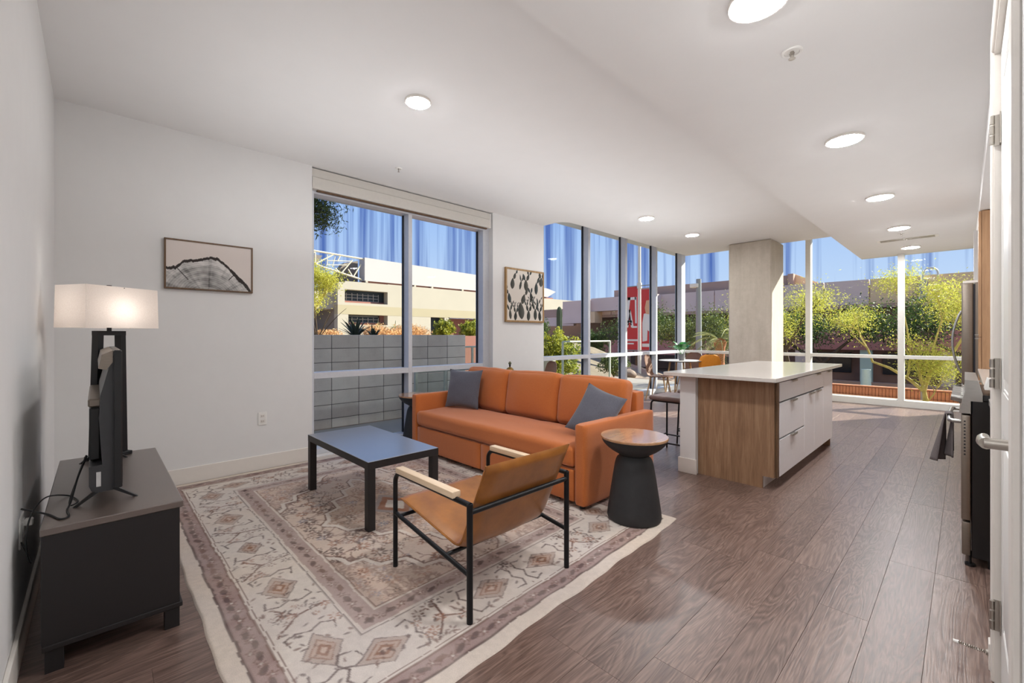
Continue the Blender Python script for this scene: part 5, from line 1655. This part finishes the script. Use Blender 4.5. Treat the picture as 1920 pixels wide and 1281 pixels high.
# shrubs in the bed beyond the block wall
tree('mesquite_tree', 'mesquite tree whose leafy twigs hang into the top left of the big window', 'tree', (-8.8, 0.75, 1.15),
     [([(0, 0, 0), (.05, .1, 1.0), (.1, .2, 1.9), (.15, .7, 2.6), (.2, 1.25, 3.0)], .11), ([(.1, .2, 1.9), (.2, 1.0, 2.1), (.3, 1.65, 2.2)], .06), ([(.1, .2, 1.9), (-.3, -.6, 2.9)], .07)],
     'leaf_mesquite', 'trunk_dark', 11000, .085, .20, .15, 3, 61, blen=.62, droop=.5)
tree('palo_verde_tree', 'sunlit yellow palo verde tree at the left edge of the big window', 'tree', (-15.5, 5.3, 1.15),
     [([(0, 0, 0), (.05, -.1, .7)], .07), ([(.05, -.1, .7), (.2, .25, 1.3)], .05), ([(.05, -.1, .7), (-.1, -.6, 1.4)], .05), ([(.05, -.1, .7), (.1, -.1, 1.7)], .045)],
     'leaf_yellow', 'trunk_palo', 12000, .07, .3, .20, 3, 63, blen=.42)
# ocotillo
OC = (-11.2, 4.0, 1.15)
oc_ = thing('ocotillo', 'ocotillo with thin whip-like stems above the block wall', 'shrub', OC)
rr = random.Random(9)
for k in range(16):
    a = rr.uniform(0, 6.28); tl = rr.uniform(.25, 1.2); L = rr.uniform(.7, 1.05)
    P = [Vector((math.cos(a) * tl * q * .9, math.sin(a) * tl * q * .9, q * (1 - .28 * tl * q))) * L for q in [i / 6 for i in range(7)]]
    B().tube(P, [.012, .011, .010, .009, .008, .006, .004], 5).build('stem', 'trunk_dark', oc_)
blade_plant('agave', 'dark spiky agave clump in the middle of the block wall top', (-8.0, 3.55, 1.18), 46, .46, .026, 1.1, 'leaf_agave', 3, group='agaves on the raised bed')
blade_plant('agave', 'smaller dark agave clump right of the big one', (-8.3, 4.05, 1.18), 34, .30, .024, 1.5, 'leaf_agave', 5, group='agaves on the raised bed')
blob_bush('desert_shrub', 'straw-coloured dry shrub left of the ocotillo', (-12.5, 4.7, 1.10), .5, .45, .35, 'leaf_straw', 2200, .07, .25, 5)
for k, (yy, hh, nm) in enumerate(((6.9, .38, 'low dry shrub at the left side of the mullion'), (7.7, .30, 'straw-coloured grass tuft just left of the window mullion'), (8.5, .42, 'reddish dry shrub right of the window mullion'), (9.0, .34, 'dry orange shrub next to the first round green bush'))):
    blob_bush('desert_shrub', nm, (-12.5 - .3 * k, yy * .9, 1.02), .62, .62, hh * 1.6, 'leaf_straw', 2600, .08, .22, 71 + k)
blob_bush('creosote_bush', 'round green bush over the right end of the block wall', (-14.0, 9.75, 1.0), .46, .46, .92, 'leaf_bush', 3600, .085, .45, 81, 'round green bushes')
blob_bush('creosote_bush', 'second round green bush, against the right frame of the big window', (-14.2, 11.25, 1.0), .55, .55, .92, 'leaf_bush', 3600, .085, .45, 82, 'round green bushes')
for k, (yy, zz, nm) in enumerate(((13.2, .95, 'small palm before the lower openings of the stadium, left one'), (14.9, .85, 'small palm before the lower openings of the stadium, middle one'), (16.4, .95, 'small palm right of the stadium openings'))):
    blade_plant('desert_palm', nm, (-30, yy, 1.1), 26, .62, .035, 2.2, 'leaf_palm', 90 + k, 'palm', z0=.75, curve=.5)
    B((-30, yy, 1.1)).cyl((-30, yy, 1.0), (-30, yy, 1.9), .05, .04, 8).build('trunk', 'trunk_dark', [o for o in bpy.data.objects if o.name.startswith('desert_palm')][-1])

# saguaro, patio bush
SG = (-9.0, 10.72, .3)
b = B()
nr = 14
def sagr(zz): return .085 * (1.0 if zz < 1.65 else math.sqrt(max(0.0, 1 - ((zz - 1.65) / .24) ** 2)))
lev = [0, .3, .6, .9, 1.2, 1.5, 1.65, 1.72, 1.78, 1.83, 1.87, 1.888]
prev = None
for zz in lev:
    r0 = max(.004, sagr(zz))
    Rg = [b.bm.verts.new((r0 * (1 + .10 * math.cos(nr * 2 * PI * i / 84)) * math.cos(2 * PI * i / 84), r0 * (1 + .10 * math.cos(nr * 2 * PI * i / 84)) * math.sin(2 * PI * i / 84), zz)) for i in range(84)]
    if prev: b.bridge(prev, Rg)
    prev = Rg
b.bm.faces.new(prev)
sg = b.build('saguaro_cactus', 'saguaro', None, 50); sg.location = SG
tag(sg, 'tall ribbed saguaro cactus right of the cactus print', 'cactus')
blob_bush('green_bush', 'big yellow-green bush below the saguaro', (-7.4, 8.75, -.02), .62, .75, 1.42, 'leaf_bush', 9000, .075, .45, 91)
blob_bush('green_bush', 'small dark green bush left of the saguaro', (-12.5, 13.6, .85), .45, .45, 1.2, 'leaf_dark', 2600, .09, .4, 92)
blob_bush('green_bush', 'dark green bush beneath the overhang of the garage', (-14.0, 19.5, .1), .9, .9, 1.5, 'leaf_dark', 3600, .12, .4, 93)
blob_bush('green_bush', 'low dull green bush behind the glass railing', (-8.2, 12.6, -.1), .6, .6, .8, 'leaf_mesquite', 2600, .08, .4, 94)
rr = random.Random(77)
BLAB = ['boulder on the gravel right behind the glass railing', 'boulder beside the foot of the saguaro', 'boulder near the dull green bush behind the railing',
        'boulder between the railing and the banner pole', 'boulder lying farthest toward the street', 'boulder at the edge of the patio by the corner post']
for k, (x_, y_) in enumerate(((-7.7, 10.2), (-8.4, 11.2), (-9.3, 12.0), (-8.6, 14.0), (-9.4, 15.6), (-6.6, 11.8))):
    b = B(); bmesh.ops.create_icosphere(b.bm, subdivisions=2, radius=1)
    s_ = rr.uniform(.14, .34)
    for v_ in b.bm.verts: v_.co = Vector((v_.co.x * s_ * 1.4, v_.co.y * s_ * 1.1, v_.co.z * s_ * .6)) + noise.noise_vector(v_.co * 1.7 + Vector((k, 0, 0))) * s_ * .3
    o = b.build('boulder', 'rock', None, 50); o.location = (x_, y_, gh(x_, y_) + s_ * .25)
    tag(o, BLAB[k], 'boulder', 'boulders beyond the patio')

# low brick wall and verge before the street
bw = thing('brick_wall', 'low orange-red brick wall outside the far window', 'wall', (0, 16.5, -.75))
B((0, 16.5, -.75)).box(-6.4, 6, 16.47, 16.60, -.85, -.262).build('core', 'mortar', bw, smooth=None)
BLW, BHH = .076, .215
b = B().box(-BLW / 2 + .004, BLW / 2 - .004, -.03, .02, -BHH / 2 + .004, BHH / 2 - .004, .003)
me = bpy.data.meshes.new('brick'); bmesh.ops.recalc_face_normals(b.bm, faces=b.bm.faces); b.bm.to_mesh(me); b.bm.free(); me.materials.append(M['brick_red'])
for r in range(2):       # bricks stand on end
    for k in range(112):
        o = bpy.data.objects.new('brick', me); COL.objects.link(o); o.parent = bw
        o.location = (-6.3 + BLW * (k + .5), -.06, -.27 - BHH * r - BHH / 2 + .75)
B((0, 16.5, -.75)).box(-6.4, 6, 16.42, 16.62, -.262, -.225, .004).build('coping', 'brick_red', bw)
bo = B((-.78, 15.6, -.6)).cyl((-.78, 15.6, -.62), (-.78, 15.6, -.12), .035, n=12)
tag(bo.build('bollard', 'concrete_pale'), 'thin pale post standing before the brick wall', 'post')

# ---- long parking structure across the street (faces us, y = 32)
GB = (-8, 33, -1.5)
gb = thing('parking_structure', 'long low mauve concrete building with panelled parapet across the street', 'building', GB)
def gp(name, m, *q, **kw):
    return B(GB).box(*q).build(name, m, gb, smooth=None, **kw)
xp = -25.4
k = 0
while xp < 9.5:      # upper panels, one by one
    wpn = 2.16 if xp < -1.5 else 2.4
    top = 4.50 if xp < -1.4 else 4.22
    gp('wall_panel', 'panel_mauve' if xp < -4.6 else 'panel_tan_sunlit', xp + .03, xp + wpn - .03, 32.0, 32.3, 3.08, top)
    xp += wpn
gp('panel_backing', 'panel_brown', -25.4, 12, 32.06, 33.5, 3.0, 4.18)
gp('ledge', 'panel_brown', -25.4, 12, 31.95, 32.3, 2.86, 3.06)
gp('parapet', 'panel_brown', -21.3, -7.7, 32.8, 36, 4.3, 5.23)
gp('roof_box', 'panel_brown', -8.0, -7.68, 32.5, 35, 4.3, 5.28)
b = B(GB).prism([(-7.68, 4.4), (-6.3, 4.4), (-6.3, 4.55), (-7.68, 5.27)], 'y', 33, 36); b.build('stair_roof', 'panel_tan_sunlit', gb, smooth=None)
gp('deep_wall', 'panel_dark', -45, 14, 35.0, 35.4, -1.5, 3.0)
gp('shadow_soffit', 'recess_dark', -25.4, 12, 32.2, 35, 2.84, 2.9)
gp('fascia', 'fascia_red', -9.5, 12, 30.6, 31.2, .47, 1.52)
gp('fascia', 'fascia_red', -25, -9.5, 31.6, 32.0, -.2, .9)
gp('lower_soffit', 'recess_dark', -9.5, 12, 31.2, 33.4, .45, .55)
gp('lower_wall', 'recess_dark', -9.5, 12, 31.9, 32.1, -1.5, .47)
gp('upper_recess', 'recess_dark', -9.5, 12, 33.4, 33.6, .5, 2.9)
for xq in (-6.9, -3.8, -.6, 2.6): gp('pillar', 'pillar_teal' if xq == -3.8 else 'panel_mauve', xq - .26, xq + .26, 30.7, 31.15, -1.5, .47)
for xq in (-5.6, -2.2, .9): gp('garage_window', 'glass_dark', xq - 1.0, xq + 1.0, 31.8, 31.89, -.9, .3)
gp('lower_curb', 'panel_brown', -9.5, 12, 30.0, 30.4, -1.6, -1.25)
# left wing with the deep overhang
gp('wing_block', 'panel_mauve', -25.3, -22.6, 30.6, 32, 2.38, 4.35)
gp('wing_block', 'panel_mauve', -22.6, -16.5, 31.2, 32, 3.38, 4.5)
gp('wing_block', 'panel_tan_sunlit', -23.0, -22.0, 30.9, 32, 2.38, 3.35)
gp('wing_back', 'panel_dark', -33.5, -9.5, 34.5, 34.9, -1.5, 3.4)
gp('wing_roof_strip', 'panel_brown', -33.5, -25.4, 32.5, 33, 3.1, 3.85)
gp('wing_lower', 'panel_mauve', -33.5, -25.3, 32.2, 32.6, 2.2, 3.05)
gp('wing_column', 'panel_mauve', -20.0, -19.2, 31.3, 32, -1.2, 3.4)
gp('wing_column', 'panel_brown', -18.0, -17.2, 31.3, 32, -1.2, 3.4)
# white pipe above the parapet
vp_ = thing('vent_pipe', 'white gooseneck vent pipe on the parapet of the far building', 'pipe', (-1.5, 31.7, 3.4))
P = [(-1.55, 31.8, 3.3), (-1.55, 31.8, 4.55)] + [(-1.27 - .28 * math.cos(a), 31.8, 4.55 + .30 * math.sin(a)) for a in [PI * i / 10 for i in range(11)]] + [(-.99, 31.8, 4.35)]
B((-1.5, 31.7, 3.4)).tube(P, .045, 8).build('pipe', 'pole_white', vp_)
B((-1.5, 31.7, 3.4)).box(-1.72, -1.38, 31.6, 31.95, 3.2, 4.2, .01).build('riser', 'stadium_white', vp_)

# ---- lamp posts and banner pole
lp1 = thing('lamp_post', 'pale grey lamp post with small head, seen beyond the corner', 'lamp post', (-7.63, 18, -.8))
B((-7.63, 18, -.8)).cyl((-7.63, 18, -.9), (-7.63, 18, 3.6), .13, .10, 14).build('pole', 'pole_grey', lp1)
B((-7.63, 18, -.8)).box(-7.95, -7.6, 17.85, 18.1, 3.25, 3.42, .02).build('lamp_head', 'pole_white', lp1)
lp2 = thing('lamp_post', 'slim green-grey post in the patio seen through the far glazing', 'lamp post', (-3.0, 24.2, -1.4))
B((-3.0, 24.2, -1.4)).cyl((-3.0, 24.2, -1.45), (-3.0, 24.2, -.2), .20, .17, 14).build('pole', 'pillar_teal', lp2)
BP = (-9.77, 17.0, -.5)
bp = thing('banner_pole', 'tall street pole carrying the two red sports banners', 'pole', BP)
B(BP).cyl((-9.77, 17, -.6), (-9.77, 17, 7.2), .075, .06, 14).build('pole', 'pole_white', bp)
for z in (3.42, .62):
    B(BP).tube([(-10.46, 17, z), (-9.10, 17, z)], .022, 8).build('bracket', 'pole_grey', bp)
B(BP).cyl((-9.77, 17, 3.3), (-9.77, 17, 3.55), .10, n=14).build('collar', 'pole_white', bp)
bn = thing('street_banner', 'red street banner with a large white-outlined letter A', 'banner', (-10.15, 17, .6), 0, 'banners on the pole')
def flat(par, off, m, name, polys, y, th=.004, **kw):
    b = B(off)
    for P_ in polys: b.prism(P_, 'y', y - th, y)
    return b.build(name, m, par, smooth=None, **kw)
o_ = (-10.15, 17, .6)
xa, xb = -10.46, -9.86
B(o_).box(xa, xb, 17.0, 17.012, .64, 3.42).build('cloth', 'banner_red', bn, smooth=None)
flat(bn, o_, 'banner_white', 'stripe', [[(xa, 1.02), (xb, 1.02), (xb, 1.10), (xa, 1.10)], [(xa + .1, .88), (xb - .18, .88), (xb - .18, .94), (xa + .1, .94)]], 16.999)
def letterA(cx, z0, hh, wd, st):
    hw_ = wd / 2
    L_ = [[(cx - hw_, z0), (cx - hw_ + st, z0), (cx + st * .35, z0 + hh), (cx - st * .35, z0 + hh)],
          [(cx + hw_ - st, z0), (cx + hw_, z0), (cx + st * .35, z0 + hh), (cx - st * .35, z0 + hh)],
          [(cx - hw_ * .62, z0 + hh * .28), (cx + hw_ * .62, z0 + hh * .28), (cx + hw_ * .5, z0 + hh * .40), (cx - hw_ * .5, z0 + hh * .40)]]
    return L_
flat(bn, o_, 'banner_white', 'big_letter', [[(xa + .02, 1.95), (xa + .13, 1.95), (xa + .26, 2.95), (xa + .12, 2.95)], [(xa + .12, 2.83), (xa + .52, 2.83), (xa + .52, 2.95), (xa + .12, 2.95)], [(xb - .11, 1.80), (xb - .03, 1.80), (xb - .05, 2.95), (xb - .13, 2.95)]], 16.998)
flat(bn, o_, 'banner_white', 'letter', letterA(-10.24, 1.62, .78, .40, .13), 16.996)
flat(bn, o_, 'banner_black', 'letter_core', letterA(-10.24, 1.72, .50, .20, .05), 16.993)
flat(bn, o_, 'banner_white', 'foot_line', [[(-10.13, 1.60), (xb - .02, 1.60), (xb - .02, 1.68), (-10.08, 1.68)]], 16.995)
bn2 = thing('street_banner', 'street banner printed with a ballplayer in red cap and white shirt', 'banner', (-9.4, 17, .6), 0, 'banners on the pole')
o2 = (-9.4, 17, .6); xa, xb = -9.68, -9.12
B(o2).box(xa, xb, 17.0, 17.012, .55, 3.25).build('cloth', 'banner_red', bn2, smooth=None)
flat(bn2, o2, 'banner_white', 'shirt', [[(xa + .06, 1.0), (xb, 1.1), (xb, 2.0), (xa + .38, 2.25), (xa + .12, 2.2), (xa + .05, 1.8)]], 16.999)
flat(bn2, o2, 'banner_skin', 'face', [[(xa + .22, 2.2), (xa + .45, 2.15), (xa + .52, 2.5), (xa + .48, 2.8), (xa + .24, 2.78), (xa + .17, 2.45)]], 16.997)
flat(bn2, o2, 'banner_red', 'cap', [[(xa + .10, 2.75), (xb, 2.80), (xb, 2.95), (xa + .46, 3.12), (xa + .22, 3.10), (xa + .12, 2.95)], [(xa + .28, .98), (xa + .45, 1.0), (xa + .42, 1.4), (xa + .3, 1.5)]], 16.995)
flat(bn2, o2, 'banner_white', 'stripe', [[(xa + .04, .78), (xb, .78), (xb, .92), (xa + .04, .92)]], 16.998)

# ---- stadium, sunlit, beyond the block wall (faces us, x = -60)
SB = (-62, 40, 0)
sbt = thing('stadium', 'large cream and white stadium building with open roof trusses', 'building', SB)
def sp(name, m, *q): return B(SB).box(*q).build(name, m, sbt, smooth=None)
XB0, XB1 = -61.2, -60.0
sp('wall', 'stadium_cream', XB0, XB1, 24.1, 25.1, 5.6, 8.75)
sp('wall', 'stadium_cream', XB0, XB1, 25.1, 31.6, 7.80, 8.95)
sp('wall', 'stadium_cream', XB0, XB1, 25.1, 31.6, 5.6, 5.95)
sp('wall', 'stadium_cream', XB0, XB1, 31.6, 96, 5.6, 9.0)
sp('wall_band', 'stadium_band', XB0, XB1 + .02, 24.1, 96, 4.30, 5.60)
sp('wall', 'stadium_cream', XB0, XB1, 24.1, 25.6, 0, 4.3)
sp('wall', 'stadium_cream', XB0, XB1, 25.6, 31.6, 0, 2.85)
sp('wall', 'stadium_cream', XB0, XB1, 31.6, 39.2, 0, 4.3)
sp('wall', 'stadium_cream', XB0, XB1, 41.9, 42.8, 0, 4.3)
sp('wall', 'stadium_red', XB0 - 1.5, XB0 - 1.0, 39.0, 96, 0, 4.3)
sp('recess_back', 'stadium_dark', XB0 - .6, XB0 - .4, 24.5, 32.2, 2, 8.2)
sp('side_wall', 'stadium_grey', -75, XB0, 24.1, 24.4, 0, 8.7)
sp('recess_back', 'stadium_dark', XB0 - .6, XB0 - .4, 39.0, 42.2, 0, 4.4)
for yy in (49.2, 56, 63, 70, 77, 84): sp('pier', 'stadium_cream', XB0, XB1, yy, yy + .5, 0, 4.3)
for zz0, zz1 in ((5.95, 7.80), (2.85, 4.30)):
    for i in range(7): sp('window_bar', 'stadium_white', XB0 - .35, XB0 - .25, 25.9 + i * .82, 25.97 + i * .82, zz0, zz1 - .35)
    for i in range(3): sp('window_bar', 'stadium_white', XB0 - .35, XB0 - .25, 25.2, 30.8, zz0 + .35 + i * .45, zz0 + .41 + i * .45)
    sp('window_rail', 'stadium_red', XB0 - .2, XB0, 25.2, 31.6, zz0, zz0 + .32)
sp('recess_return', 'stadium_red', XB0 - .4, XB0, 31.0, 31.6, 2.85, 4.3)
b = B(SB).prism([(28.1, 9.25), (68, 9.35), (70.5, 10.6), (68, 11.1), (49.3, 12.1), (28.1, 12.62)], 'x', -62, -60.2)
b.build('upper_wall', 'stadium_white', sbt, smooth=None)
sp('reveal', 'stadium_red', -61.5, -60.5, 28.2, 70, 9.0, 9.3)
for yy in (28.2, 36.2, 39.4, 45.6): sp('reveal_post', 'stadium_cream', -60.6, -60.1, yy, yy + .35, 9.0, 9.3)
b = B(SB).prism([(20.0, 12.6), (22.97, 12.54), (21.9, 11.02), (20.0, 11.4)], 'x', -64, -62.5); b.build('roof_panel', 'stadium_grey', sbt, smooth=None)
b = B(SB).prism([(28.1, 12.4), (28.1, 8.9), (21.9, 8.6), (22.3, 9.1), (23.5, 9.98), (24.76, 9.93), (26.05, 11.85)], 'x', -64, -62.5); b.build('roof_panel', 'stadium_grey', sbt, smooth=None)
X_ = -60.6
for a, c, r in (((18, 12.85), (28.1, 12.43), .13), ((18, 12.1), (22.14, 10.69), .13), ((22.14, 10.69), (27.8, 9.44), .13), ((21.3, 12.52), (21.3, 10.95), .09), ((21.3, 10.95), (23.7, 12.5), .09), ((24.68, 12.45), (24.3, 11.67), .08),
                ((26.43, 12.08), (24.83, 10.02), .09), ((27.7, 11.61), (26.59, 9.74), .09), ((25.82, 10.72), (26.43, 9.80), .08), ((24.01, 10.68), (24.6, 10.15), .08), ((23.0, 11.6), (26.2, 11.9), .06), ((22.8, 11.0), (25.6, 11.3), .06), ((22.9, 12.4), (22.9, 11.0), .06), ((24.0, 12.3), (23.6, 10.8), .05), ((18.5, 12.0), (21.3, 12.5), .09)):
    B(SB).tube([(X_, a[0], a[1]), (X_, c[0], c[1])], r, 6).build('truss_beam', 'beam_cream', sbt)
sp('roof_deck', 'stadium_cream', -75, XB0, 20, 24.1, 5.0, 7.4)
